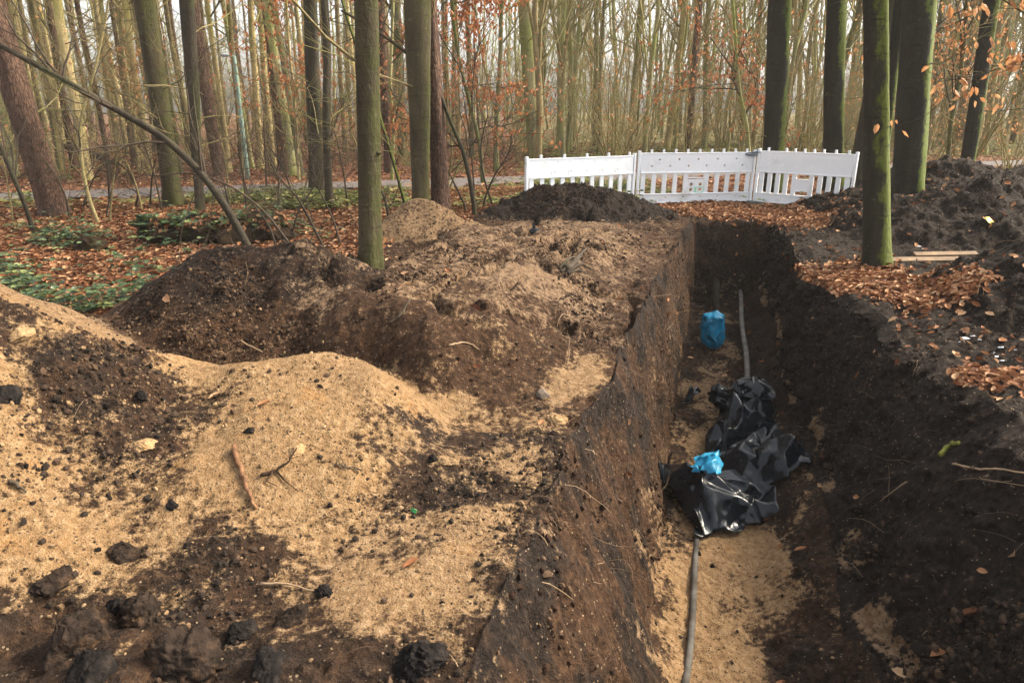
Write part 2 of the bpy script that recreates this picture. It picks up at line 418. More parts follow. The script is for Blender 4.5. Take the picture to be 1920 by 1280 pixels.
# ------------------------------------------------------------------ the ground: one height field with the trench cut into it
def grow_steps(a, step, ratio, end):
    out = []; x = a
    while x < end:
        step *= ratio; x += step; out.append(x)
    return np.array(out)
rows = np.concatenate([
    -grow_steps(0.2, 0.12, 1.25, 40)[::-1], np.arange(-0.1, 1.2, 0.06), np.arange(1.2, 3.6, 0.0105), np.arange(3.6, 6.2, 0.0165),
    np.arange(6.2, 9.6, 0.024), np.arange(9.6, 10.15, 0.012), np.arange(10.15, 11.6, 0.03), np.arange(11.6, 14, 0.06),
    grow_steps(14, 0.07, 1.06, 160)])
YR = rows[:, None]
def LL(Y): Yc = np.clip(Y, -9, 10.3); return -0.148 + 0.33 * (Yc - 1.67) + 0.06 * fbm(Yc, Yc * 0 + 3.1, 1.3, 4, 5) + 0.035 * fbm(Yc, Yc * 0 + 9.4, 5.5, 3, 6)
def W1(Y): return np.interp(Y, [1.5, 2.5, 4.8, 7.5, 9.8], [0.58, 0.54, 0.33, 0.22, 0.12])
def W2(Y): return np.interp(Y, [1.0, 2.0, 3.0, 4.1, 5.4, 6.6, 9.8], [1.05, 0.98, 0.88, 0.72, 0.42, 0.16, 0.08])
def FL(Y): return LL(Y) + W1(Y) + 0.03 * fbm(np.clip(Y, -9, 10.3), Y * 0 + 7.7, 1.7, 3, 15)
def FR(Y): return FL(Y) + 1.05 + 0.05 * fbm(np.clip(Y, -9, 10.3), Y * 0 + 1.7, 1.1, 3, 25)
def LR(Y): return FR(Y) + W2(Y) + 0.09 * fbm(np.clip(Y, -9, 10.3), Y * 0 + 5.2, 1.4, 4, 35)
def ZF(Y): return np.interp(Y, [1.5, 3.0, 5.0, 9.8], [-1.24, -1.20, -1.12, -1.06])

def heap(X, Y, cx, cy, h, rx, ry, rot=0.0, foot=0.05):
    c, s = math.cos(rot), math.sin(rot)
    dx, dy = X - cx, Y - cy
    u, v = (dx * c + dy * s) / rx, (-dx * s + dy * c) / ry
    d = np.sqrt(u * u + v * v + 0.03) - 0.17
    return sp(h * (1 - d), foot) - foot * 0.02
def capsule(X, Y, ax, ay, bx, by):
    dx, dy = bx - ax, by - ay
    t = np.clip(((X - ax) * dx + (Y - ay) * dy) / (dx * dx + dy * dy), 0, 1)
    return np.hypot(X - ax - t * dx, Y - ay - t * dy), t

def contributions(X, Y):
    wx = X + 0.22 * fbm(X, Y, 1.1, 4, 101); wy = Y + 0.22 * fbm(X, Y, 1.1, 4, 131)
    s = X - LL(Y)
    # ridge of the sand bank: falls from the left edge to a low shoulder beside the trench
    rx_ = [-6.5, -3.2, -2.75, -2.5, -2.2, -1.95, -1.7, -1.45, -1.08, -0.75, -0.4, 0.0]
    hr = np.interp(wx, rx_, [1.10, 1.06, .98, .80, .61, .47, .375, .315, .325, .24, .05, -.2])
    yr = np.interp(wx, rx_, [3.5, 3.1, 2.98, 3.02, 3.10, 3.20, 3.28, 3.34, 3.42, 3.26, 3.1, 3.0])
    dy = yr - wy
    bank = hr - np.where(dy > 0, 0.30 * (np.sqrt(dy * dy + 0.02) - 0.14), 0.60 * (np.sqrt(dy * dy + 0.02) - 0.14))
    bank = sp(bank, 0.05)
    d2, t2 = capsule(wx, wy, -2.25, 4.95, -1.35, 5.05)
    dark = sp(0.64 - 0.58 * d2, 0.05)
    # plateau of spread spoil between the dark heap and the trench
    yf = np.interp(wx, [-2.4, -1.4, -0.9, -0.5, 0.0, 0.6, 1.2, 2.0], [4.3, 3.85, 3.50, 3.22, 3.28, 3.60, 3.95, 4.4])
    lb = np.interp(wy, [3.5, 4.5, 5.9, 8.6, 10.4], [-1.75, -1.7, -1.35, -0.85, -0.1])
    hgt = np.interp(Y, [3.5, 4.6, 6, 8, 10.3], [0.46, 0.44, 0.36, 0.22, 0.02])
    plat = hgt * S(-0.05, 0.90, wy - yf) * S(-0.15, 0.45, wx - lb) * (1 - 0.80 * S(-1.05, -0.12, s)) * (1 - S(9.6, 10.3, Y))
    # scooped hollow behind the sand face
    small = heap(wx, wy, -1.08, 8.7, 0.50, 0.85, 0.75)
    black = np.minimum(heap(wx, wy, 1.08, 10.55, 0.56, 1.5, 1.0, 0.05), 0.25 + 0.35 * heap(wx, wy, 1.08, 10.55, 0.56, 1.5, 1.0, 0.05))
    r1 = heap(wx, wy, 6.75, 10.9, 0.86, 2.05, 1.5)
    r1 = np.maximum(r1, heap(wx, wy, 8.7, 11.0, 0.95, 1.7, 1.5))
    r2 = heap(wx, wy, 6.0, 8.75, 0.80, 1.7, 1.45)
    r3 = heap(wx, wy, 5.45, 5.2, 0.92, 1.85, 1.5)
    return dict(bank=bank, plateau=np.maximum(dark, plat), small=small, black=black, right_far=r1, right_mid=r2, right_near=r3), plat, dark
def HG(X, Y, parts=False):
    c, plat, dark = contributions(X, Y)
    z = sum(np.clip(v, 0, None) ** 5 for v in c.values()) ** 0.2
    far = S(11, 16, Y) + S(5, 8, -X)
    z = z + 0.30 * np.clip(c['bank'], 0, 0.4) * fbm(X, Y, 1.8, 3, 65)
    z = z + 0.10 * fbm(X, Y, 0.35, 3, 61) * np.clip(far, 0, 1) + 0.05 * fbm(X, Y, 0.9, 3, 71)
    # gentle rise of the right shoulder
    z = z + 0.06 * S(0, 1.5, X - LR(Y)) * (1 - S(7, 9, Y))
    return (z, c, plat, dark) if parts else z

sL = np.concatenate([-grow_steps(6.2, 0.045, 1.115, 170)[::-1], np.arange(-6.2, -3.1, 0.040), np.arange(-3.1, 0, 0.0135)])
tW1 = np.linspace(0, 1, 66)[1:]; tF = np.linspace(0, 1, 62)[1:]; tW2 = np.linspace(0, 1, 84)[1:]
sR = np.concatenate([np.arange(0.02, 3.4, 0.023), 3.4 + grow_steps(0.0, 0.028, 1.075, 170)])
nL, n1_, n2_, n3_, nR = len(sL) + 1, len(tW1), len(tF), len(tW2), len(sR)
ll, fl, fr, lr = LL(YR), FL(YR), FR(YR), LR(YR)
X = np.concatenate([ll + sL[None], ll, ll + (fl - ll) * tW1[None], fl + (fr - fl) * tF[None], fr + (lr - fr) * tW2[None], lr + sR[None]], 1)
Yg = np.broadcast_to(YR, X.shape).copy()
NR, NC = X.shape
Hg, contr, plat, darkh = HG(X, Yg, True)
W = np.zeros(NC)                          # how deep in the trench, by column
W[nL:nL + n1_] = tW1; W[nL + n1_:nL + n1_ + n2_] = 1; W[nL + n1_ + n2_:nL + n1_ + n2_ + n3_] = 1 - tW2
isL = np.zeros(NC, bool); isL[nL:nL + n1_] = True
isF = np.zeros(NC, bool); isF[nL + n1_:nL + n1_ + n2_] = True
isR = np.zeros(NC, bool); isR[nL + n1_ + n2_:nL + n1_ + n2_ + n3_] = True
prof = W.copy()
prof[isL] = np.interp(W[isL], [0, 0.05, 0.12, 0.22, 1], [0, 0.032, 0.10, 0.205, 1.0])
prof[isR] = np.interp(W[isR], [0, 0.12, 0.5, 0.85, 1], [0, 0.06, 0.48, 0.93, 1.0])
yend = 9.86 + 0.10 * fbm(X, Yg, 1.6, 3, 91)
D = 1 - S(-0.10, 0.16, Yg - yend)
zf = np.broadcast_to(ZF(YR), X.shape)
# the floor: sand in the middle, soil spilled along both feet
cf = np.zeros(NC); cf[isF] = tF
spill = 0.17 * np.clip(1 - cf / 0.22, 0, 1) ** 1.5 * S(4.5, 3.0, Yg) + 0.24 * np.clip(1 - (1 - cf) / 0.42, 0, 1) ** 1.3
floor_z = zf + isF[None] * spill * (0.7 + 0.9 * (fbm(X, Yg, 1.6, 3, 205) + 0.25))
floor_z = floor_z + isF[None] * (0.05 * fbm(X, Yg, 2.6, 4, 211))
floor_z = floor_z + isF[None] * 0.07 * S(0.34, 0.0, np.abs(Yg - 7.2)) * S(0.3, 0.7, cf)[None]           # slipped soil across the floor
floor_z = floor_z + isR[None] * 0
foot_r = 0.20 * (0.7 + 0.9 * (fbm(X, Yg, 1.6, 3, 205) + 0.25))
floor_z = np.where(isL[None], zf + 0.17 * S(4.5, 3.0, Yg) * (0.7 + 0.9 * (fbm(X, Yg, 1.6, 3, 205) + 0.25)), floor_z)
floor_z = np.where(isR[None], zf + foot_r * 1.0, floor_z)
Zg = Hg + (floor_z - Hg) * prof[None] * D
wallD = np.maximum(isL, isR)[None] * D
# gouged, streaked trench walls: push in and out along X
ts = prof[None] * 1.1
streak = 0.085 * fbm(Yg * 1.0, ts * 0.45, 2.2, 4, 301) + 0.050 * np.where(isR[None], 1, 0) * fbm(Yg, ts, 4.5, 4, 305, 0.6) + 0.040 * fbm(Yg + ts * 0.40, ts * 0.16, 9, 4, 311, 0.6)
clodw = lumps(Yg, ts, 13, 321, 0.1, 0.5, 0.55) + np.where(isR[None], 0.6, 0.0) * lumps(Yg, ts, 5.5, 325, 0.05, 0.42, 0.4) + 0.6 * lumps(Yg, ts, 30, 331, 0.1, 0.5, 0.6)
edge = np.clip(np.minimum(W, 1 - W)[None] * 8, 0, 1)
X = X + np.where(isL[None], 1, -1) * wallD * edge * (streak + clodw * np.where(isR[None], 1.5, 0.35))
Yg = Yg - (1 - np.abs(2 * D - 1)) * W[None] * 0.12 * fbm(X, Zg, 5, 4, 341)
# ---- masks of what the surface is made of
sC = X - LL(YR)
sR_ = X - LR(YR)
offtrench = 1 - W[None] * D
beyond = S(10.9, 11.6, Yg + 0.35 * fbm(X, Yg, 1.2, 3, 401))
bankc, platc = contr['bank'], contr['plateau']
spoil = np.maximum.reduce([S(0.05, 0.14, v) for v in contr.values()])
left = sC < 0
leftlim = np.interp(Yg, [0, 3.0, 4.0, 5.0, 5.9, 8.6, 10.4, 11], [-20, -20, -3.2, -3.0, -1.75, -1.3, -0.5, 0.2]) + 0.3 * fbm(X, Yg, 1.5, 3, 411)
litL = S(0.12, -0.12, X - leftlim) * (1 - spoil) * left
litter = np.maximum(beyond * (1 - spoil), litL)
litter = np.maximum(litter, S(10.1, 10.6, Yg + 0.3 * fbm(X, Yg, 1.6, 3, 421)) * (1 - spoil) * (X > 2.2))
def patch(cx, cy, rx, ry, seed):
    d = np.hypot((X - cx) / rx, (Yg - cy) / ry) + 0.5 * fbm(X, Yg, 2.2, 3, seed)
    return S(1.15, 0.5, d)
notT = (1 - W[None] * D) > 0.93
litter = np.maximum(litter, (patch(3.25, 6.35, 0.62, 0.85, 431) + patch(3.45, 5.45, 0.42, 0.35, 441) * 0.8 + patch(3.05, 3.95, 0.36, 0.16, 451) * 0.75) * notT)
litter = np.maximum(litter, patch(4.6, 10.0, 1.2, 0.8, 461) * 0.9 * (1 - spoil) * notT)
litter = np.clip(litter, 0, 1)
spread = notT * np.clip(np.exp(-(((X - 3.15) / 0.65) ** 2 + ((Yg - 5.9) / 1.0) ** 2)) + 0.8 * np.exp(-(((X - 3.05) / 0.6) ** 2 + ((Yg - 4.0) / 0.35) ** 2)) + np.exp(-(((X - 4.2) / 1.6) ** 2 + ((Yg - 10.0) / 0.8) ** 2)), 0, 1) * (X > LR(YR))
pathd = Yg - (16.1 + 0.33 * X)
sand = np.full(X.shape, 0.02)
# left side
berm = S(-0.95, -0.35, sC) * left * (Yg < 4.2)
sl = np.where(left & (Yg < 4.6), 0.57, 0.0)
sl = sl + 0.26 * S(0.12, 0.30, bankc) * S(0.86, 0.55, bankc) + 0.55 * fbm(X + 0.5 * Yg, (Yg - 0.5 * X) * 0.7, 2.2, 6, 505, 0.68)
sand = np.maximum(sand, sl * left)
def blot(px, py, z, r, a, sx=1.0):
    p = gp(px, py, z)
    d2 = (((X - p[0]) / sx) ** 2 + (Yg - p[1]) ** 2) / (r * r)
    return a * np.exp(-d2)
sand = sand + left * (blot(60, 620, .62, .32, -.55, 1.6) + blot(200, 690, .5, .35, -.38) + blot(180, 820, .4, .22, -.18) + blot(320, 930, .22, .24, -.10) + blot(900, 900, 0, .12, -.3, 1.4)
    + blot(-20, 1230, .08, .34, -1.0, 1.5) + blot(110, 1170, .08, .16, -.45, 1.2) + blot(345, 1265, .03, .19, -.85) + blot(640, 1290, .0, .20, -.6, 1.5) + blot(500, 1290, 0, .15, -.5)
    + blot(850, 930, 0, .10, -.7, 2.2) + blot(930, 830, 0, .11, -.45, 2.5) + blot(560, 820, .2, .3, .35) + blot(80, 850, .45, .22, .5)
    + blot(400, 820, .3, .35, .25) + blot(680, 960, .02, .25, .3) + blot(800, 1080, 0, .22, .22, 1.3) + blot(900, 1000, 0, .14, .2) + blot(330, 1080, .08, .1, .3, .6) + blot(232, 1200, .04, .055, .75, .8) + blot(215, 1262, .03, .05, .6, .8) + blot(520, 690, .24, .28, .35, 1.6) + blot(700, 760, .1, .3, .3))
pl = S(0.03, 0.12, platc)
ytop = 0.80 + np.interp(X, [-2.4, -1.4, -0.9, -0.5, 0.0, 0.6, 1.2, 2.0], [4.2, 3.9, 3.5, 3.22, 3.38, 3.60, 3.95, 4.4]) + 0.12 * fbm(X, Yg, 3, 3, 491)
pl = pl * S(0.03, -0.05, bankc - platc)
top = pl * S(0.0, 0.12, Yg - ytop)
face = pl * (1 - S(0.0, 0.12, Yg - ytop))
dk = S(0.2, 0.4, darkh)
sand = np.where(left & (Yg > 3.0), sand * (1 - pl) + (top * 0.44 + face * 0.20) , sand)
sand = sand * (1 - 0.45 * dk) + dk * 0.06
sand = sand + left * (Yg > 3.9) * (blot(600, 548, .42, .16, .42, 1.2) + blot(980, 555, .2, .26, .35, 1.4) + blot(1000, 420, .15, .9, .18, 1.0) + blot(760, 470, .3, .3, .2, 1.3))
sand = np.maximum(sand, left * (Yg > 4.6) * S(-1.6, -1.2, X - leftlim * 0 - 0) * 0.30 * (litter < 0.5))
sand = np.where(contr['small'] > 0.08, np.maximum(sand, 0.60), sand)
nearlip = S(-0.22, 0.06, sC + 0.20 * fbm(X, Yg, 4, 4, 471)) * (sC < 0.6)
sand = sand * (1 - 0.6 * nearlip * left)
# trench: brown left wall with tan scrapes, sandy floor
sand = np.where(isL[None] & (D > 0.3), 0.02 + 0.30 * S(0.10, 0.0, W[None] + 0.25 * fbm(X, Yg, 5, 3, 481)) * (Yg < 4) + 0.30 * S(0.12, 0.30, fbm(Yg, ts * 0.3, 7, 4, 501)) * S(0.15, 0.5, W[None]) + 0.22 * S(0.86, 1.0, W[None]), sand)
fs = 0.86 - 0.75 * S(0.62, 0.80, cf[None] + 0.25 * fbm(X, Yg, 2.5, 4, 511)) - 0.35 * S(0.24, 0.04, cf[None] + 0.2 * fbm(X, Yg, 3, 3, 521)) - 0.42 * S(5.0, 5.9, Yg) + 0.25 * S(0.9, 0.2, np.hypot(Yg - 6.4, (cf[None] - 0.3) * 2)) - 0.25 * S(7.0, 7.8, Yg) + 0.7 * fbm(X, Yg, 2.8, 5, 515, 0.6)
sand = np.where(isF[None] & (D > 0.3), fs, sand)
rb = 0.03 + 0.85 * S(0.13, 0.0, np.abs(W[None] - 0.83 + 0.20 * fbm(Yg, ts, 1.6, 4, 531))) * S(0.02, 0.22, fbm(Yg, ts, 3.2, 4, 541) + 0.27)
rb = rb + 0.35 * S(5.2, 6.2, Yg) * S(0.35, 0.9, W[None]) * S(0.0, 0.25, fbm(Yg, ts * 0.3, 6, 3, 551))
sand = np.where(isR[None] & (D > 0.3), rb, sand)
sand = np.where((D > 0.02) & (D < 0.97) & (W[None] > 0.3), 0.05 + 0.25 * S(-0.55, -1.0, Zg), sand)
humus = np.where(left, 0.25 + 0.35 * dk, 0.80)
humus = np.where(isL[None], 0.46 + 0.25 * S(0.30, 0.0, W[None]) + 0.55 * fbm(Yg + 0.40 * ts, ts * 0.22, 12, 4, 521, 0.6) + 0.7 * fbm(Yg, ts, 2.4, 5, 523, 0.6), humus)
humus = np.where(isF[None], 0.55, humus)
humus = np.where(left & (Yg < 3.2), 0.55, humus)
humus = np.where(contr['black'] > 0.06, 1.05, humus)
humus = np.where(contr['small'] > 0.06, 0.1, humus)
sand = np.where(contr['black'] > 0.10, 0.0, sand)
dull = np.where(left, 0.12 + 0.75 * S(3.5, 4.4, Yg), 0.75)
dull = np.where(left & (berm > 0.3), 0.32, dull)
dull = np.where(isF[None], 0.28 + 0.4 * S(5, 6.5, Yg), dull)
dull = np.where(isL[None], 0.55, dull)
dull = np.where(contr['small'] > 0.08, 0.45, dull)
sand = np.clip(sand, -0.3, 1.15)
litter = litter * (1 - W[None] * D)
green = np.where(Yg > 11, 1, 0) * np.clip(S(3.2, 0.6, np.abs(pathd + 2.4)) * 0.9 * (X < 3) + S(1.2, 3.5, pathd) * (X > 0) * 0.75 * S(-2, 4, X) + 0.25 * (X < -1) * S(-1, -3, pathd), 0, 1)
# ---- small relief by what it is made of
rough_amt = np.clip(1 - sand * 0.72, 0.26, 1.0) * (1 - litter * 0.8) * S(60, 14, np.hypot(X, Yg))
fine = 0.050 * fbm(X, Yg, 4.5, 5, 601, 0.58) - 0.035 * np.abs(fbm(X + 0.3 * Yg, Yg - 0.3 * X, 2.4, 4, 605, 0.55)) + 0.45 * lumps(X, Yg, 9, 611, 0.05, 0.40, 0.22) + 0.8 * lumps(X, Yg, 24, 621, 0.08, 0.45, 0.55) + 0.8 * lumps(X, Yg, 55, 631, 0.1, 0.45, 0.6)
flat = (1 - wallD)
amp = np.where(left & (bankc > 0.12) & (sand > 0.6), 0.85, 1.0)
amp = np.where(~left & (litter < 0.4), 1.5, amp)
Zg = Zg + flat * rough_amt * fine * amp
# bigger clods on dark heap and front face, tracks along the plateau
Zg = Zg + flat * left * pl * (0.9 * lumps(X, Yg, 5, 641, 0.05, 0.38, 0.5) * dk + 0.10 * top * np.clip(fbm((X - 0.33 * Yg) * 1.0, Yg * 0.35, 3.2, 4, 651), -.3, .3))
rid = np.abs(fbm((X - 0.33 * Yg), Yg * 0.5, 1.6, 3, 661))
Zg = Zg - flat * left * top * 0.14 * S(0.10, 0.0, rid)
rheap = np.maximum.reduce([contr['right_far'], contr['right_mid'], contr['right_near'], contr['black']])
Zg = Zg + flat * S(0.03, 0.12, rheap) * (0.11 * fbm(X, Yg, 3.0, 5, 671, 0.58) + 0.8 * lumps(X, Yg, 8, 681, 0.05, 0.42, 0.45))
# flatten under the path
pm = S(1.7, 1.0, np.abs(pathd))
Zg = Zg * (1 - pm) + (-0.02) * pm
P = np.stack([X, Yg, Zg], -1)

# ---- split the one sheet into ground, trench and heaps (same surface, shared borders)
reg = np.zeros((NR, NC), int)
names = ['bank', 'plateau', 'small', 'black', 'right_far', 'right_mid', 'right_near']
stack = np.stack([contr[k] for k in names], 0)
best = stack.argmax(0); bv = stack.max(0)
reg = np.where(bv > 0.09, best + 2, 0)
trench_mask = (np.broadcast_to(W[None] > 0, X.shape)) & (D > 0.03) & (YR < 10.1)
reg = np.where(trench_mask, 1, reg)
idx = np.arange(NR * NC).reshape(NR, NC)
Q = np.stack([idx[:-1, :-1], idx[:-1, 1:], idx[1:, 1:], idx[1:, :-1]], -1).reshape(-1, 4)
fr_ = reg[:-1, :-1].ravel()
Pf = P.reshape(-1, 3)
# smooth normals across the whole sheet so the borders do not show
du = np.gradient(P, axis=1); dv = np.gradient(P, axis=0)
NRM = np.cross(du, dv); NRM /= np.linalg.norm(NRM, axis=-1)[..., None] + 1e-12
NF = NRM.reshape(-1, 3)
def sub(name, r, mat=M_soil):
    q = Q[fr_ == r]
    used, inv = np.unique(q.ravel(), return_inverse=True)
    me = mesh_from(name, Pf[used], inv.reshape(-1, 4))
    for an, arr in (('sand', sand), ('litter', litter), ('humus', humus), ('dull', dull), ('green', green)):
        add_attr(me, an, np.broadcast_to(arr, X.shape).ravel()[used])
    me.normals_split_custom_set_from_vertices(NF[used].tolist())
    return link(name, me, mat)
tag(sub('ground', 0), kind='structure')
tag(sub('trench', 1), kind='structure')
for r, (nm, lb, ct) in enumerate([
    ('spoil_bank', 'pale yellow sand bank with dark crumbs sloping down to the trench edge', 'soil bank'),
    ('spoil_bank', 'broad brown spread of churned spoil with wheel marks between the woodland and the trench', 'soil bank'),
    ('soil_heap', 'small light brown soil heap behind the mossy front beech trunk', 'soil heap'),
    ('soil_heap', 'low black soil heap in front of the white barrier panels', 'soil heap'),
    ('soil_heap', 'dark soil heap farthest back on the right, below the thick trunks', 'soil heap'),
    ('soil_heap', 'dark brown soil heap with a yellow tag on its slope', 'soil heap'),
    ('soil_heap', 'nearest black soil heap at the right edge, beside the wooden boards', 'soil heap')]):
    tag(sub(nm, r + 2), lb, ct, 'heaps of dug soil' if nm == 'soil_heap' else None)

def hz(x, y):
    i = int(np.clip(np.searchsorted(rows, y), 1, NR - 1))
    a = np.interp(x, X[i - 1], Zg[i - 1]); b = np.interp(x, X[i], Zg[i])
    t = np.clip((y - rows[i - 1]) / (rows[i] - rows[i - 1]), 0, 1)
    return float(a * (1 - t) + b * t)
def hit(px, py, lift=0.0):
    d = ray(px, py); t = 1.2; prev = t
    while t < 60:
        p = np.array([0, 0, CAM_H]) + d * t
        if p[2] < hz(p[0], p[1]): break
        prev = t; t += 0.02 + t * 0.004
    lo, hi = prev, t
    for _ in range(14):
        m = (lo + hi) / 2; p = np.array([0, 0, CAM_H]) + d * m
        if p[2] < hz(p[0], p[1]): hi = m
        else: lo = m
    p = np.array([0, 0, CAM_H]) + d * hi
    p[2] += lift
    return p

# the gravel path through the wood, crossing behind the barrier
def build_path():
    xs = np.linspace(-60, 60, 241); mb = MB(); V = []; nw = 9
    for x in xs:
        for k in range(nw):
            w = -0.78 + 1.56 * k / (nw - 1) + 0.12 * math.sin(x * 1.3 + k) * (k in (0, nw - 1))
            y = 16.1 + 0.33 * x + w
            V.append((x - 0.33 * w * 0, y, 0.012 - 0.03 * (w ** 2) + (0.018 if abs(w) < 0.7 else -0.01)))
    q = [(i * nw + k, (i + 1) * nw + k, (i + 1) * nw + k + 1, i * nw + k + 1) for i in range(len(xs) - 1) for k in range(nw - 1)]
    mb.add(V, q)
    tag(mb.build('path', M_path), kind='structure')
build_path()

# ------------------------------------------------------------------ white barrier panels
def plate(name, outline, holes, thick, mat, parent, bev=0.003, y=0.0):
    """flat board in the x-z plane, with real openings"""
    cu = bpy.data.curves.new(name, 'CURVE'); cu.dimensions = '2D'; cu.fill_mode = 'BOTH'
    cu.extrude = thick / 2 - bev; cu.bevel_depth = bev; cu.bevel_resolution = 1
    for pts in [outline] + holes:
        s = cu.splines.new('POLY'); s.points.add(len(pts) - 1); s.use_cyclic_u = True
        for i, (a, b) in enumerate(pts): s.points[i].co = (a, b, 0, 1)
    t = bpy.data.objects.new(name, cu); COL.objects.link(t)
    me = bpy.data.meshes.new_from_object(t.evaluated_get(bpy.context.evaluated_depsgraph_get()))
    bpy.data.objects.remove(t); bpy.data.curves.remove(cu)
    me.name = name
    me.transform(Matrix(((1, 0, 0, 0), (0, 0, -1, y), (0, 1, 0, 0), (0, 0, 0, 1))))
    me.materials.clear()
    return link(name, me, mat, parent)
def rect(x0, z0, x1, z1): return [(x0, z0), (x1, z0), (x1, z1), (x0, z1)]
def circ(x, z, r, n=14): return [(x + r * math.cos(2 * math.pi * i / n), z + r * math.sin(2 * math.pi * i / n)) for i in range(n)]
def dimple(mb, x, z, r, y):
    # a shallow cup standing on the board face
    n = 14
    for (ra, ya, rb, yb) in ((r, y, r * 0.92, y - 0.006), (r * 0.92, y - 0.006, r * 0.55, y - 0.0015)):
        V = [(x + ra * math.cos(2 * math.pi * i / n), ya, z + ra * math.sin(2 * math.pi * i / n)) for i in range(n)] + \
            [(x + rb * math.cos(2 * math.pi * i / n), yb, z + rb * math.sin(2 * math.pi * i / n)) for i in range(n)]
        mb.add(V, [(i, (i + 1) % n, n + (i + 1) % n, n + i) for i in range(n)])
    V = [(x + r * .55 * math.cos(2 * math.pi * i / n), y - 0.0015, z + r * .55 * math.sin(2 * math.pi * i / n)) for i in range(n)] + [(x, y - 0.001, z)]
    mb.add(V, None, [(i, (i + 1) % n, n) for i in range(n)])

def barrier(A, B, label, style, H=0.84):
    A, B = np.array(A, float), np.array(B, float)
    Lx = float(np.linalg.norm(B - A)); ux = (B - A) / Lx
    yv = np.cross([0, 0, 1.0], ux); yv /= np.linalg.norm(yv); zv = np.cross(ux, yv)
    root = empty('site_barrier')
    root.matrix_world = Matrix(((ux[0], yv[0], zv[0], A[0]), (ux[1], yv[1], zv[1], A[1]), (ux[2], yv[2], zv[2], A[2]), (0, 0, 0, 1)))
    tag(root, label, 'barrier', 'white plastic barrier panels closing off the end of the trench')
    zb0, zb1, zs1, zt = 0.04, 0.180, 0.52, H
    e = 0.055
    # end posts
    for x0, x1, top in ((0, e - 0.012, H + 0.055), (Lx - e + 0.012, Lx, H + 0.055)):
        m = MB(); m.box((x0, -0.028, -0.03), (x1, 0.028, top)); bevel(m.build('post', M_white, root, False), 0.006)
    holes = []
    if style == 'holes':
        for i in range(5): holes.append(circ(Lx * (0.18 + 0.163 * i), zt - 0.09, 0.021))
        for i in range(6): holes.append(circ(Lx * (0.115 + 0.155 * i), zt - 0.20, 0.021))
    tb = plate('top_board', rect(e, zs1 + 0.022, Lx - e, zt), holes, 0.034, M_white, root)
    m = MB()
    if style == 'cups':
        for i in range(5): dimple(m, Lx * (0.235 + 0.145 * i), zt - 0.20, 0.036, -0.0172)
        for i in range(7): dimple(m, Lx * (0.16 + 0.11 * i), zt - 0.035, 0.013, -0.0172)
    elif style == 'dimples':
        for i in range(3): dimple(m, Lx * (0.19 + 0.31 * i), zt - 0.08, 0.022, -0.0172)
        for i in range(6): dimple(m, Lx * (0.12 + 0.152 * i), zt - 0.20, 0.024, -0.0172)
    if m.n: m.build('dimples', M_white, tb)
    hb = [circ(Lx * (0.25 + 0.15 * i), 0.115, 0.019) for i in range(5)] if style == 'holes' else []
    bb = plate('bottom_board', rect(e, zb0, Lx - e, zb1 - 0.02), hb, 0.034, M_white, root)
    if style == 'dimples':
        m = MB()
        for i in range(6): dimple(m, Lx * (0.13 + 0.15 * i), 0.115, 0.020, -0.0172)
        m.build('dimples', M_white, bb)
    # ribs: long ledges above and below the slats
    for z in (zs1, zb1 - 0.02):
        m = MB(); m.box((e, -0.030, z), (Lx - e, 0.030, z + 0.022 - 0.001)); bevel(m.build('rail', M_white, root, False), 0.005)
    m = MB(); m.box((e, -0.024, zt + 0.0005), (Lx - e, 0.024, zt + 0.02)); bevel(m.build('top_rail', M_white, root, False), 0.005)
    m = MB(); m.box((e, -0.024, zb0 - 0.022), (Lx - e, 0.024, zb0 - 0.0005)); bevel(m.build('foot_rail', M_white, root, False), 0.005)
    # slats, with the handle window in the middle
    nS, w = 11, 0.078
    zlo, zhi = zb1 + 0.0015, zs1 - 0.0005
    xs = np.linspace(e + 0.055, Lx - e - 0.055, nS)
    mid = nS // 2
    for i, x in enumerate(xs):
        if i == mid and style != 'cups': continue
        m = MB(); m.box((x - w / 2, -0.014, zlo), (x + w / 2, 0.014, zhi)); bevel(m.build('slat', M_white, root, False), 0.006)
    if style != 'cups':
        pit = xs[1] - xs[0]
        x0, x1 = xs[mid - 1] + w / 2 + 0.0008, xs[mid + 1] - w / 2 - 0.0008
        if style == 'holes':
            cxm = (x0 + x1) / 2; hw = (x1 - x0) / 2
            hl = [circ(cxm - hw * 0.55, zlo + 0.055, 0.034), circ(cxm + hw * 0.55, zlo + 0.055, 0.034),
                  circ(cxm - hw * 0.55, zlo + 0.145, 0.034), circ(cxm + hw * 0.55, zlo + 0.145, 0.034)]
            wp = plate('window_plate', rect(x0, zlo, x1, zhi - 0.105), hl, 0.026, M_white, root)
            m = MB(); m.box((cxm - hw * 0.12, -0.0185, zlo + 0.006), (cxm + hw * 0.95, -0.0145, zlo + 0.02)); m.box((cxm - hw * 0.14, -0.0185, zlo + 0.02), (cxm + hw * 0.10, -0.0145, zlo + 0.10))
            m.box((cxm + hw * 0.95, -0.0185, zlo + 0.006), (cxm + hw * 0.985, -0.0145, zlo + 0.17)); m.box((cxm - hw * 0.14, -0.0185, zlo + 0.10), (cxm + hw * 0.9, -0.0145, zlo + 0.108))
            o = m.build('paint_streak', M_spray, wp, False); o['label'] = 'faint green spray paint around the openings'
        else:
            plate('window_plate', rect(x0, zlo + 0.075, x1, zhi - 0.075), [], 0.026, M_white, root)
        m = MB(); m.box((x0, -0.022, zhi - 0.09), (x1, 0.022, zhi - 0.074)); bevel(m.build('window_ledge', M_white, root, False), 0.004)
        if style != 'holes':
            m = MB(); m.box((x0, -0.022, zlo + 0.058), (x1, 0.022, zlo + 0.0745)); bevel(m.build('window_ledge', M_white, root, False), 0.004)
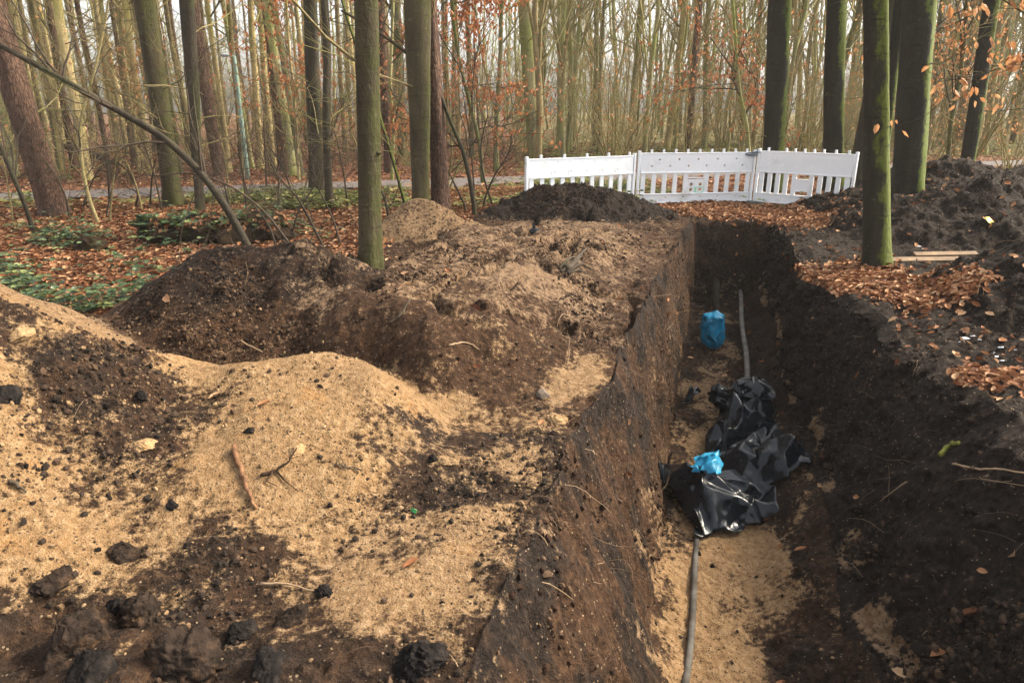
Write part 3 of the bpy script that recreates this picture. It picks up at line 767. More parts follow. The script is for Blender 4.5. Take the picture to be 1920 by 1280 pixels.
    # pegs along the top
    pegs = np.linspace(0.13, 0.94, 5) if style == 'cups' else np.linspace(0.11, 0.92, 9) if style == 'holes' else np.array([0.11, 0.30, 0.39, 0.485, 0.58, 0.675, 0.79, 0.91])
    for f in pegs:
        m = MB(); x = Lx * f
        m.box((x - 0.017, -0.016, zt + 0.0205), (x + 0.017, 0.016, zt + 0.075)); bevel(m.build('peg', M_white, root, False), 0.005)
    return root
ends = [dp(984, 400, 10.75), dp(1186, 384, 11.85), dp(1191, 384, 11.87), dp(1407, 379, 12.28), dp(1412, 379, 12.22), dp(1594, 396, 11.05)]
b1 = barrier(ends[0], ends[1], 'white barrier panel partly hidden by the black soil heap, with round cups', 'cups', 0.80)
b2 = barrier(ends[2], ends[3], 'white slatted barrier panel with green spray paint on its window', 'holes', 0.84)
b3 = barrier(ends[4], ends[5], 'white slatted barrier panel leaning forward beside the right-hand trees', 'dimples', 0.86)
# strap tying the panels together, rubber foot under the joint
pj = dp(1409, 287, 12.26)
mb = MB()
for k in range(3):
    a = np.linspace(0, 2 * math.pi, 18)
    mb.tube(np.stack([pj[0] + 0.11 * np.cos(a), pj[1] - 0.02 + 0.06 * np.sin(a), pj[2] + 0.015 * k - 0.02 + 0.02 * np.sin(a + k)], -1), 0.011, 5)
mb.tube(np.array([[pj[0], pj[1] - 0.07, pj[2]], [pj[0] + 0.12, pj[1] - 0.08, pj[2] + 0.02], [pj[0] + 0.2, pj[1] - 0.07, pj[2] + 0.0]]), 0.009, 5)
tag(mb.build('strap', M_strap), 'grey strap tying two white barrier panels together at the top', 'strap')
pf = (ends[3] + ends[4]) / 2
mb = MB(); z0 = hz(pf[0], pf[1])
mb.box((-0.14, -0.30, 0), (0.14, 0.30, 0.06)); mb.box((-0.10, -0.24, 0.0605), (0.10, 0.24, 0.08))
ft = bevel(mb.build('rubber_block', M_rubber, None, False), 0.02); ft.location = (pf[0], pf[1] - 0.02, z0 - 0.02); ft.rotation_euler = (0, 0, 0.1)
tag(ft, 'dark rubber foot under the joint of two white barrier panels', 'rubber block')

# ------------------------------------------------------------------ trench contents
def pipe(pts, r, label, mat=None, bury=True):
    mb = MB(); P_ = np.array(pts)
    t = np.linspace(0, 1, 40); cum = np.concatenate([[0], np.cumsum(np.linalg.norm(np.diff(P_, axis=0), axis=1))]); cum /= cum[-1]
    C = np.stack([np.interp(t, cum, P_[:, k]) for k in range(3)], -1)
    C[:, 0] += 0.012 * np.sin(t * 9); C[:, 2] += 0.020 * np.sin(t * 11 + 1) - 0.008
    zz = np.array([min(hz(p[0], p[1]), float(ZF(p[1])) + 0.16) for p in C]) + 0.25 * r if bury else C[:, 2]
    if bury:
        for _ in range(14): zz[1:-1] = (zz[:-2] + 2 * zz[1:-1] + zz[2:]) / 4
    C[:, 2] = zz
    mb.tube(C, r, 14, True)
    return tag(mb.build('pipe', mat or M_pipe), label, 'pipe', 'pipes laid in the trench')
def on_floor(px, py, dz=0.0):
    p = hit(px, py); p[2] += dz; return p
pipe([gp(1277, 1330, -1.14), gp(1287, 1240, -1.14), gp(1299, 1120, -1.14), gp(1312, 985, -1.13), gp(1330, 880, -1.07), gp(1345, 820, -1.08)], 0.020,
     'dirty grey pipe running along the foot of the left trench wall under the black sheeting')
p0, p1 = gp(1400, 735, -1.01), gp(1392, 545, -0.97)
pipe([p0, gp(1398, 650, -0.97), gp(1391, 590, -0.97), p1 + np.array([0.05, 0.3, 0])], 0.030, 'pale grey pipe leading from the black bags to the end wall of the trench', M_pipe2, False)
pa, pb = gp(1342, 588, -0.86), gp(1344, 545, -0.80)
pipe([pa + np.array([0, -.06, -.06]), pb + np.array([0, 0, -0.03]), pb + np.array([0.15, 0.6, 0.0])], 0.05, 'short pipe stub coming out of the end wall above the blue bag', M_pipestub, False)

def sheet(name, corners, n, lump, mat, label, cat, seed, z_base=0.0, amp=0.06, group=None, ragged=0.10):
    """crumpled plastic film draped on the trench floor: irregular flat facets between crisp creases"""
    from mathutils.geometry import delaunay_2d_cdt
    C = np.array(corners, float); r2 = np.random.default_rng(seed)
    uv = [(a, 0.0) for a in np.linspace(0, 1, 9)] + [(1.0, a) for a in np.linspace(0, 1, 8)[1:]] + [(a, 1.0) for a in np.linspace(1, 0, 9)[1:]] + [(0.0, a) for a in np.linspace(1, 0, 8)[1:-1]]
    nb = len(uv)
    # creases: rows of sites along a few random lines give long narrow facets
    for k in range(n):
        p = r2.random(2) * 0.9 + 0.05; a = r2.random() * math.pi; ln = 0.25 + 0.45 * r2.random()
        for q in np.linspace(-.5, .5, 4):
            x, y = p[0] + math.cos(a) * ln * q + .01 * r2.random(), p[1] + math.sin(a) * ln * q + .01 * r2.random()
            if 0.04 < x < 0.96 and 0.04 < y < 0.96: uv.append((x, y))
    cre = np.array(uv)
    res = delaunay_2d_cdt([Vector(p) for p in uv], [], [list(range(nb))], 1, 1e-4)
    U = np.array([v[:] for v in res[0]]); T = np.array(res[2])
    u, v = U[:, 0], U[:, 1]; m = len(U)
    edge = np.minimum.reduce([u, 1 - u, v, 1 - v]) < 0.005
    P0 = (((1 - u) * (1 - v))[:, None] * C[0] + (u * (1 - v))[:, None] * C[1] + (u * v)[:, None] * C[2] + ((1 - u) * v)[:, None] * C[3])
    size = np.linalg.norm(C[0] - C[2])
    P0[:, :2] += (edge[:, None] * ragged * 0.9 + 0.02) * size * (r2.random((m, 2)) - .5)
    h = amp * (r2.random(m) ** 1.5) * 3.0 * np.where(edge, 0.35, 1.0) + np.where(edge, 0.25, 1.0) * lump(u, v)
    zfl = np.array([min(hz(p[0], p[1]), float(ZF(p[1])) + 0.22) for p in P0])
    V = np.stack([P0[:, 0], P0[:, 1], zfl + 0.015 + z_base + h], -1)
    mb = MB(); mb.add(V, None, T)
    o = mb.build(name, mat, None, True)
    ce = o.data.attributes.new('crease_edge', 'FLOAT', 'EDGE')      # some folds stay sharp, the rest sag
    ce.data.foreach_set('value', np.where(r2.random(len(o.data.edges)) < 0.45, 0.55 + 0.45 * r2.random(len(o.data.edges)), 0.0).astype(np.float32))
    sb = o.modifiers.new('facets', 'SUBSURF'); sb.subdivision_type = 'CATMULL_CLARK'; sb.levels = 3; sb.render_levels = 3
    # soften only the flat spans: small waves across each facet
    tx = bpy.data.textures.new('ripple', 'CLOUDS'); tx.noise_scale = 0.07
    dm = o.modifiers.new('ripple', 'DISPLACE'); dm.texture = tx; dm.strength = 0.022; dm.texture_coords = 'LOCAL'
    sm = o.modifiers.new('smooth', 'SMOOTH'); sm.factor = 0.5; sm.iterations = 1
    so = o.modifiers.new('thickness', 'SOLIDIFY'); so.thickness = 0.003
    return tag(o, label, cat, group)
zf_ = -1.05
G_SHEET = 'plastic sheeting lying in the trench'
sheet('plastic_sheet', [gp(1305, 985, zf_), gp(1455, 960, zf_), gp(1420, 850, -0.9), gp(1235, 850, -0.9)], 11,
      lambda u, v: 0.17 * np.exp(-((u - .18) ** 2 * 9 + (v - .62) ** 2 * 6)) + 0.07 * np.exp(-((u - .6) ** 2 * 12 + (v - .5) ** 2 * 12)), M_black,
      'black plastic sheet with dusty top, spread nearest the camera on the trench floor', 'plastic sheet', 51, group=G_SHEET)
sheet('plastic_sheet', [gp(1400, 940, zf_), gp(1520, 895, -1.0), gp(1462, 826, -1.0), gp(1330, 838, -1.0)], 10,
      lambda u, v: 0.13 * np.exp(-((u - .45) ** 2 * 7 + (v - .55) ** 2 * 7)), M_black,
      'black plastic sheet folded across the trench beside the blue scrap', 'plastic sheet', 64, z_base=0.03, group=G_SHEET)
sheet('plastic_sheet', [gp(1325, 845, -1.0), gp(1452, 825, -1.0), gp(1450, 752, -0.95), gp(1345, 765, -1.0)], 12,
      lambda u, v: 0.16 * np.exp(-((u - .5) ** 2 * 6 + (v - .6) ** 2 * 6)), M_black,
      'black plastic sheet bunched up in front of the tied black bag', 'plastic sheet', 77, z_base=0.03, amp=0.075, group=G_SHEET)
def bag(name, base, rx, ry, h, mat, label, cat, seed, pinch=0.35, lean=(0, 0), group=None, nf=11):
    nu, nv = 18, 10; V = []
    r2 = np.random.default_rng(seed)
    ph = r2.random(6) * 6.28
    for j in range(nv):
        t = j / (nv - 1)
        pr = (math.sin(min(1, t * 1.9) * math.pi / 2) ** 0.5) * (1 - (1 - pinch) * max(0, (t - 0.35) / 0.65) ** 1.4)
        if t > 0.93: pr *= max(0.05, math.cos((t - 0.93) / 0.07 * math.pi / 2)) 
        for i in range(nu):
            a = 2 * math.pi * i / nu
            tri = abs(((a / (2 * math.pi) * nf + 0.9 * t + 0.25 * math.sin(4 * t + ph[0])) % 1) - 0.5) * 2
            tri2 = abs(((a / (2 * math.pi) * 5 - 1.6 * t + 0.3 * math.sin(3 * t + ph[1])) % 1) - 0.5) * 2
            f = pr * (0.80 + 0.13 * tri + 0.17 * tri2 + 0.05 * math.sin(2 * a + ph[2]) + 0.22 * float(vnoise(a * 2.0, t * 6, seed)) + 0.09 * (r2.random() - .5))
            V.append((base[0] + rx * f * math.cos(a) + lean[0] * t, base[1] + ry * f * math.sin(a) + lean[1] * t, base[2] + h * (t + 0.06 * float(vnoise(a * 1.5, t * 5 + 9, seed)))))
    V = [(a + 0.35 * rx * (r2.random() - .5), b + 0.35 * ry * (r2.random() - .5), c + 0.10 * h * (r2.random() - .5)) for a, b, c in V]
    q = []
    for j in range(nv - 1):
        for i in range(nu):
            A_, B_, C_, D_ = j * nu + i, j * nu + (i + 1) % nu, (j + 1) * nu + (i + 1) % nu, (j + 1) * nu + i
            q += [(A_, B_, C_), (A_, C_, D_)] if r2.random() < .5 else [(A_, B_, D_), (B_, C_, D_)]
    V.append((base[0] + lean[0], base[1] + lean[1], base[2] + h * 1.0)); c = len(V) - 1
    V.append(tuple(base)); c0 = len(V) - 1
    t3 = [((nv - 1) * nu + i, (nv - 1) * nu + (i + 1) % nu, c) for i in range(nu)] + [((i + 1) % nu, i, c0) for i in range(nu)]
    mb = MB(); mb.add(V, None, np.vstack([np.array(q), np.array(t3)]))
    o = mb.build(name, mat, None, True)
    sb = o.modifiers.new('facets', 'SUBSURF'); sb.subdivision_type = 'SIMPLE'; sb.levels = 3; sb.render_levels = 3
    sm = o.modifiers.new('smooth', 'SMOOTH'); sm.factor = 0.5; sm.iterations = 7
    return tag(o, label, cat, group)
bbase = gp(1337, 640, -1.04); bbase[2] = hz(bbase[0], bbase[1]) - 0.03
bag('plastic_bag', bbase, 0.145, 0.14, 0.46, M_blue, 'bright blue plastic bag tied over the pipe stub deep in the trench', 'plastic bag', 5, 0.72, (0.0, 0.05))
pbk = gp(1412, 795, -1.02)
bag('plastic_bag', pbk + np.array([0.0, 0.12, 0.0]), 0.215, 0.19, 0.36, M_black, 'tied shiny black plastic bag behind the bunched sheeting', 'plastic bag', 9, 0.5, (0.03, 0.08), nf=15)
pbk = gp(1358, 775, -1.02)
bag('plastic_bag', pbk + np.array([0.0, 0.05, 0.02]), 0.12, 0.10, 0.24, M_black, 'small twisted neck of black plastic bag sticking up left of the tied bag', 'plastic bag', 14, 0.45, (-0.06, 0.0), nf=8)
sheet('plastic_scrap', [gp(1298, 866, -0.78), gp(1355, 874, -0.78), gp(1352, 832, -0.78), gp(1305, 838, -0.78)], 7,
      lambda u, v: 0.035 * np.exp(-((u - .5) ** 2 * 8 + (v - .5) ** 2 * 8)), M_blue, 'crumpled bright blue plastic scrap lying on the black sheeting', 'plastic scrap', 93, z_base=0.25, amp=0.032)
sheet('plastic_scrap', [gp(1280, 752, -1.02), gp(1296, 752, -1.02), gp(1314, 728, -1.0), gp(1296, 726, -1.0)], 4,
      lambda u, v: 0.10 * v, M_black, 'small black plastic scrap lying apart by the left trench wall', 'plastic scrap', 97, z_base=0.02, amp=0.05)

# ------------------------------------------------------------------ boards, tags and other dropped things
def board(pA, pB, w, th, label, tilt=0.0):
    A, B = np.array(pA), np.array(pB); Lx = np.linalg.norm(B - A)
    mb = MB(); mb.box((0, -w / 2, 0), (Lx, w / 2, th))
    o = bevel(mb.build('wooden_board', M_plank, None, False), 0.004)
    d = Vector(B - A); o.location = A
    o.rotation_euler = (tilt, -math.asin(d.z / d.length), math.atan2(d.y, d.x))
    return tag(o, label, 'board', 'wooden boards beside the front right tree')
bA = hit(1664, 497, 0.02); bB = dp(1815, 492, bA[1]); bB[2] = bA[2] + 0.01
board(bA, bB, 0.075, 0.05, 'longer pale wooden board lying against the foot of the mossy right tree', 0.35)
bA = dp(1712, 483, bA[1] + 0.22); bA[2] = bB[2] + 0.01; bB = dp(1830, 480, bA[1]); bB[2] = bA[2] + 0.01
board(bA, bB, 0.07, 0.04, 'shorter wooden board lying just behind the longer one', 0.35)
def flake(name, px, py, w, h, mat, label, cat, rz, tilt=0.5):
    p = hit(px, py, 0.012); mb = MB()
    xs = np.linspace(-1, 1, 6); V = []
    for a in xs:
        for b in np.linspace(-1, 1, 4): V.append((a * w / 2, b * h / 2, 0.006 * math.sin(a * 2.2 + b)))
    q = [(i * 4 + j, (i + 1) * 4 + j, (i + 1) * 4 + j + 1, i * 4 + j + 1) for i in range(5) for j in range(3)]
    mb.add(V, q); o = mb.build(name, mat)
    so = o.modifiers.new('thickness', 'SOLIDIFY'); so.thickness = 0.004
    o.location = p; o.rotation_euler = (tilt, 0, rz)
    return tag(o, label, cat)
flake('plastic_tag', 1855, 415, 0.075, 0.10, M_yellow, 'small yellow plastic tag lying on the slope of the dark right heap', 'tag', 0.4, 0.7)
flake('plastic_shard', 776, 961, 0.010, 0.026, simple_mat('green_shard', (0.01, 0.14, 0.03), 0.4), 'tiny green shard lying on the pale sand near the trench edge', 'shard', 1.2, 0.3)
p = hit(1003, 437)
root = empty('glove', p); root.scale = (0.75, 0.75, 0.75)
tag(root, 'small crumpled black and yellow glove lying on the churned spoil', 'glove')
def blob(mb, c, r, seed, n=3, rough=0.35, sq=(1, 1, 1)):
    bm = bmesh.new(); bmesh.ops.create_icosphere(bm, subdivisions=n, radius=1.0)
    V = np.array([v.co[:] for v in bm.verts]); T = np.array([[v.index for v in f.verts] for f in bm.faces]); bm.free()
    nz = fbm(V[:, 0] + V[:, 2] * 0.7 + seed, V[:, 1] - V[:, 2] * 0.6 + seed * 1.7, 1.3, 5, seed, 0.55)
    nz2 = fbm(V[:, 2] + seed * 2.1, V[:, 0] * 0.8 + V[:, 1], 1.6, 5, seed + 3, 0.55)
    fine_ = 0.0
    if n >= 4:
        fine_ = 0.22 * rough * np.abs(fbm(V[:, 0] * 1.0 + V[:, 2] * 0.9 + seed, V[:, 1] - V[:, 2] * 0.8, 3.2, 4, seed + 7, 0.6)) * 2 + 0.10 * rough * fbm(V[:, 0] + V[:, 1] * .5, V[:, 2] - V[:, 1] * .5 + seed, 9, 3, seed + 8, .6)
    if n >= 4:                                    # broken faces: cut the lump along random planes
        rc = np.random.default_rng(seed)
        V = V * (1 + 0.45 * rough * (nz + nz2))[:, None]
        for q_ in range(15):
            pl_ = unit(rc.random(3) - .5); dcut = 0.62 + 0.25 * rc.random()
            ex = np.clip(V @ pl_ - dcut, 0, None); V = V - ex[:, None] * pl_ * 0.92
        V = V * (1 + fine_ * 0.8)[:, None] * np.array(sq) * r
    else:
        V = V * (1 + rough * (nz + nz2))[:, None] * np.array(sq) * r
    mb.add(V + np.asarray(c), None, T, (seed * 0.618) % 1)
m = MB(); blob(m, (0, 0, 0.03), 0.06, 3, 3, 0.9, (1, 0.8, 0.55)); blob(m, (-0.02, 0.03, 0.09), 0.05, 8, 3, 0.9, (0.6, 0.6, 1.1)); m.build('palm', M_black, root)
m = MB(); blob(m, (0.05, -0.05, 0.03), 0.045, 5, 3, 0.8, (1.1, 0.6, 0.5)); m.build('cuff', M_yellow, root)

# ------------------------------------------------------------------ stones and clods one can point at
def clod(px, py, rpx, mat, label, name, cat, seed, sq=(1, 1, 0.75), group=None, rough=0.55):
    p = hit(px, py); dist = np.linalg.norm(p - np.array([0, 0, CAM_H])); r = rpx / FPX * dist
    mb = MB(); blob(mb, (0, 0, 0), r, seed, 5, rough * 1.5, sq)
    o = mb.build(name, mat); o.location = (p[0], p[1] + r * 0.3, p[2] - r * 0.12); o.rotation_euler = (0, 0, seed * 1.3)
    return tag(o, label, cat, group)
clod(1017, 742, 17, M_stone, 'round grey-brown stone at the trench edge behind the pale sand lump', 'stone', 'stone', 2, (1, 1, 0.85), rough=0.2)
clod(1012, 769, 8, M_blackclod, 'small dark stone between the round stone and the pale sand lump', 'stone', 'stone', 4, rough=0.3)
clod(1042, 789, 20, M_sclod, 'pale crumbly sand lump at the trench edge', 'sand_lump', 'sand lump', 6, (1.15, 0.9, 0.6))
clod(36, 627, 21, M_sclod, 'ochre sand lump on top of the bank at the left edge', 'sand_lump', 'sand lump', 8, (1.1, 0.9, 0.65))
clod(266, 836, 18, M_sclod, 'yellow sand lump half way down the sand bank', 'sand_lump', 'sand lump', 10, (1.2, 0.9, 0.6))
clod(836, 867, 18, M_sclod, 'pale sand lump at the foot of the sand bank', 'sand_lump', 'sand lump', 12, (1.2, 0.8, 0.6))
clod(2, 745, 27, M_blackclod, 'black clod stuck in the sand at the left edge', 'soil_clod', 'clod', 14, (0.8, 1, 0.9))
clod(262, 742, 11, M_blackclod, 'black clod high on the sand slope right of the dark patch', 'soil_clod', 'clod', 16)
clod(228, 1042, 26, M_clod, 'dark clod with sandy flecks in the middle of the lower sand bank', 'soil_clod', 'clod', 18, (1, 0.9, 0.7))
clod(95, 1095, 34, M_clod, 'sand-dusted dark clod at the left end of the lower bank', 'soil_clod', 'clod', 20, (1.15, 0.8, 0.6))
clod(255, 1162, 38, M_clod, 'rounded dark brown clod, upper right of the bottom-left group', 'soil_clod', 'clod', 22, (0.95, 1, 1.0))
clod(215, 1145, 18, M_blackclod, 'small black clod resting against the rounded brown clod', 'soil_clod', 'clod', 23, (0.9, 1, 0.9))
clod(140, 1205, 50, M_clod, 'large upright dark clod left of the sand runnel at the bottom', 'soil_clod', 'clod', 24, (0.8, 0.9, 1.0))
clod(335, 1245, 62, M_clod, 'largest rust-flecked dark clod at the bottom edge', 'soil_clod', 'clod', 26, (1.1, 0.9, 0.75))
clod(165, 1262, 36, M_blackclod, 'black clod at the bottom edge below the upright clod', 'soil_clod', 'clod', 28, (1.1, 0.9, 0.8))
clod(450, 1190, 24, M_blackclod, 'grey-black clod right of the largest clod', 'soil_clod', 'clod', 30, (1.0, 0.8, 0.8))
clod(540, 1170, 30, M_clod, 'rust brown clod at the foot of the sand bank', 'soil_clod', 'clod', 32, (1.2, 0.8, 0.7))
clod(500, 1262, 34, M_blackclod, 'flat black clod on the bottom edge right of the largest clod', 'soil_clod', 'clod', 33, (1.4, 0.9, 0.6))
clod(785, 1250, 44, M_blackclod, 'big crumbly black clod by the trench edge at the bottom', 'soil_clod', 'clod', 34, (1.0, 0.9, 0.7), rough=0.8)
clod(606, 1115, 16, M_blackclod, 'pointed dark clod alone on pale sand above the berm', 'soil_clod', 'clod', 36, (1.2, 0.8, 0.7))
clod(320, 947, 14, M_blackclod, 'blue-grey clod in the middle of the sandy slope', 'soil_clod', 'clod', 38, (1.3, 0.8, 0.6))
clod(552, 845, 20, M_sclod, 'brown flat sand lump above the forked twig', 'sand_lump', 'sand lump', 40, (1.3, 0.8, 0.5))
clod(810, 862, 11, M_blackclod, 'dark clod beside the pale sand lump at the foot of the bank', 'soil_clod', 'clod', 42)
clod(468, 808, 9, M_blackclod, 'little dark clod above the reddish stick', 'soil_clod', 'clod', 44)

# ------------------------------------------------------------------ sticks and roots one can point at
def stick(name, pts, r0, r1, mat, label, cat, branches=(), lift=0.01, k=7):
    """pts in photo pixels, laid on whatever surface is there; optional 4th value lifts a point"""
    W3 = []
    for q in pts:
        p = hit(q[0], q[1], lift + (q[2] if len(q) > 2 else 0)); W3.append(p)
    W3 = np.array(W3); n = len(W3)
    t = np.linspace(0, n - 1, (n - 1) * 5 + 1)
    C = np.stack([np.interp(t, np.arange(n), W3[:, a]) for a in range(3)], -1)
    C[1:-1] = (C[:-2] + C[1:-1] * 2 + C[2:]) / 4
    C += (rng.random(C.shape) - .5) * r0 * 0.8
    mb = MB(); mb.tube(C, np.linspace(r0, r1, len(C)), k, True, attr=0.8, jit=0.3)
    for bp in branches:
        B = np.array([hit(q[0], q[1], lift + (q[2] if len(q) > 2 else 0)) for q in bp])
        mb.tube(B, np.linspace(r0 * 0.6, r1 * 0.5, len(B)), 5, True, attr=0.6)
    return tag(mb.build(name, mat, None, True, 'rnd'), label, cat)
stick('stick', [(439, 842), (450, 880), (460, 905), (470, 935), (480, 958)], 0.013, 0.006, M_stick, 'reddish brown split stick lying down the sand slope', 'stick')
stick('stick', [(490, 893), (512, 888), (540, 880, 0.02), (560, 862, 0.05)], 0.009, 0.003, M_darkstick, 'dark forked twig lying right of the reddish stick', 'stick',
      [[(520, 888), (535, 905), (560, 925)], [(512, 890), (500, 905), (520, 915)]])
stick('stick', [(452, 642), (470, 652), (492, 662)], 0.006, 0.004, M_root, 'pale thin root at the foot of the dark heap', 'root')
stick('stick', [(842, 650), (868, 644), (885, 648), (898, 658)], 0.006, 0.003, M_root, 'pale bent root lying on the front face of the churned spoil', 'root')
stick('root_bundle', [(1060, 506), (1080, 497, 0.03), (1098, 478, 0.06)], 0.03, 0.008, M_twigd, 'dark torn root bundle sticking out by the trench edge', 'root bundle',
      [[(1052, 512), (1075, 500, 0.04), (1094, 484, 0.07)], [(1062, 513), (1090, 500, 0.02), (1112, 508)], [(1048, 505), (1070, 495, 0.05), (1090, 490, 0.03)], [(1065, 515), (1085, 510, 0.01), (1100, 516)]])
stick('stick', [(1075, 598), (1055, 590), (1048, 600), (1044, 615)], 0.004, 0.002, M_root, 'thin pale root curling below the smooth cut patch', 'root')
stick('stick', [(730, 608), (752, 592), (770, 572, 0.03)], 0.010, 0.006, M_twigd, 'dark stick poking from the churned spoil below the front tree', 'stick')
stick('stick', [(630, 870), (650, 880), (664, 878), (680, 886)], 0.005, 0.002, M_twigd, 'dark twig at the right side of the sand slope', 'stick', [[(650, 880), (640, 862), (636, 850)], [(664, 878), (672, 892)]])
stick('stick', [(1785, 872), (1830, 882), (1870, 892, 0.03), (1922, 912, 0.06)], 0.006, 0.004, M_root, 'long pale root reaching from the right edge across the dark slope', 'root', [[(1790, 870), (1840, 900), (1930, 930, 0.04)]])
stick('mossy_twig', [(1762, 856), (1778, 842, 0.02), (1795, 838, 0.02)], 0.016, 0.012, M_mossclump, 'short twig wrapped in bright yellow moss on the dark right slope', 'twig')
stick('stick', [(1700, 905), (1688, 912), (1672, 925), (1650, 941)], 0.004, 0.003, M_root, 'short pale root curving on the right trench slope', 'root')
stick('stick', [(20, 905), (35, 915), (52, 925)], 0.010, 0.004, M_twigd, 'short black stick on the pale sand at the left edge', 'stick')
stick('stick', [(490, 1098), (540, 1098), (590, 1112)], 0.005, 0.002, M_root, 'thin straight root lying at the foot of the sand bank', 'root')

# ------------------------------------------------------------------ trees
def curve_pts(A, B, n, wob, seed):
    t = np.linspace(0, 1, n)
    A, B = np.asarray(A, float), np.asarray(B, float)
    C = A + (B - A) * t[:, None]
    C[:, 0] += wob * 2 * (fbm(t * 3, t * 0 + seed, 1, 3, seed)) * np.sin(t * math.pi * 0.9 + 0.05)
    C[:, 1] += wob * 2 * (fbm(t * 3, t * 0 + seed + 5, 1, 3, seed + 9)) * np.sin(t * math.pi * 0.9 + 0.05)
    return C
def grow(mb, p, d, length, r, lvl, rg, up=0.15, kids=(5, 4), tips=None, wob=0.35, k=None):
    n = 6 if lvl == 0 else 5 if lvl == 1 else 4
    P_ = [np.asarray(p, float)]; d = np.asarray(d, float) / np.linalg.norm(d); st = length / (n - 1)
    dirs = [d]
    for i in range(n - 1):
        d = d + (rg.random(3) - .5) * wob + np.array([0, 0, up * 0.5])
        d /= np.linalg.norm(d); dirs.append(d)
        P_.append(P_[-1] + d * st)
    P_ = np.array(P_)
    rr = np.linspace(r, r * (0.35 if lvl < 2 else 0.4), n)
    mb.tube(P_, rr, k or (6 if lvl == 0 else 4 if lvl == 1 else 3))
    if tips is not None and lvl >= len(kids) - 1: tips.extend(P_[1:])
    if lvl < len(kids):
        for c in range(kids[lvl]):
            i = 1 + int(rg.random() * (n - 1)); i = min(i, n - 1)
            dd = dirs[i] + (rg.random(3) - .5) * 1.7
            grow(mb, P_[i], dd, length * (0.35 + 0.35 * rg.random()), max(rr[i] * 0.55, 0.002), lvl + 1, rg, up, kids, tips, wob)
def trunk_mesh(C, r, k=18, flare=0.5, seed=0, knots=0):
    n = len(C); mb = MB()
    z = np.clip(C[:, 2] - C[0, 2] - 0.13, 0, None)
    rr = r * (1 + flare * np.exp(-z / 0.20))
    if n > 60: rr = rr * (1 + 0.035 * fbm(z, z * 0 + seed, 1.1, 3, seed + 2) + 0.030 * np.clip(np.abs(fbm(z, z * 0 + seed, 4.0, 2, seed + 4)) - 0.28, 0, 1))
    a = np.arange(k) * 2 * math.pi / k
    V = []
    for i in range(n):
        ph = seed + z[i] * 0.8
        lob = 1 + 0.05 * np.sin(3 * a + ph) + 0.035 * np.sin(5 * a - ph * 1.3) + flare * 0.35 * math.exp(-z[i] / 0.15) * np.sin(4 * a + seed)
        lob = lob + 0.05 * vnoise(a * 2, z[i] * 2.2 + a * 0, seed + 3) + (0.035 * vnoise(a * 3.2, z[i] * 6 + a * 0, seed + 5) if n > 60 else 0)
        V.append(np.stack([C[i, 0] + rr[i] * lob * np.cos(a), C[i, 1] + rr[i] * lob * np.sin(a), np.full(k, C[i, 2])], -1))
    V = np.concatenate(V)
    i = np.arange(n - 1)[:, None] * k; j = np.arange(k)[None]; j2 = (j + 1) % k
    mb.add(V, np.stack([i + j, i + j2, i + k + j2, i + k + j], -1).reshape(-1, 4))
    rg = np.random.default_rng(seed)
    for q in range(knots):
        ii = 8 + int(rg.random() * (n * 0.5)); an = rg.random() * 6.28
        c = C[ii] + np.array([math.cos(an), math.sin(an), 0]) * rr[ii] * 0.97
        blob(mb, c, rr[ii] * 0.24, q + seed, 2, 0.3, (1, 1, 0.8))
    return mb
def crown_mesh(C, r, rg, z_from, n_limb, l0, kids=(5, 4), up=0.2, low=0, tips=None):
    mb = MB(); n = len(C); z = C[:, 2]
    top = z[-1]
    for b in range(n_limb):
        zz = z_from + (top - z_from) * (b + rg.random()) / n_limb
        c = np.array([np.interp(zz, z, C[:, 0]), np.interp(zz, z, C[:, 1]), zz]); rad = np.interp(zz, z, r)
        a = rg.random() * 6.283
        d = np.array([math.cos(a), math.sin(a), 0.35 + 0.6 * rg.random()])
        f = 1 - 0.5 * (zz - z_from) / max(0.1, top - z_from)
        grow(mb, c, d, l0 * f * (0.6 + 0.6 * rg.random()), max(0.008, rad * 0.38), 0, rg, up, kids, tips)
    for b in range(low):                                     # thin dead branches low on the trunk
        zz = 0.9 + (z_from - 0.6) * rg.random() + z[0]
        c = np.array([np.interp(zz, z, C[:, 0]), np.interp(zz, z, C[:, 1]), zz]); a = rg.random() * 6.283
        rad = np.interp(zz, z, r)
        grow(mb, c + rad * 0.8 * np.array([math.cos(a), math.sin(a), 0]), (math.cos(a), math.sin(a), 0.1 + 0.4 * rg.random()), 0.9 + 1.3 * rg.random(), 0.011, 0, rg, 0.08, (4, 3), tips, 0.5)
    return mb
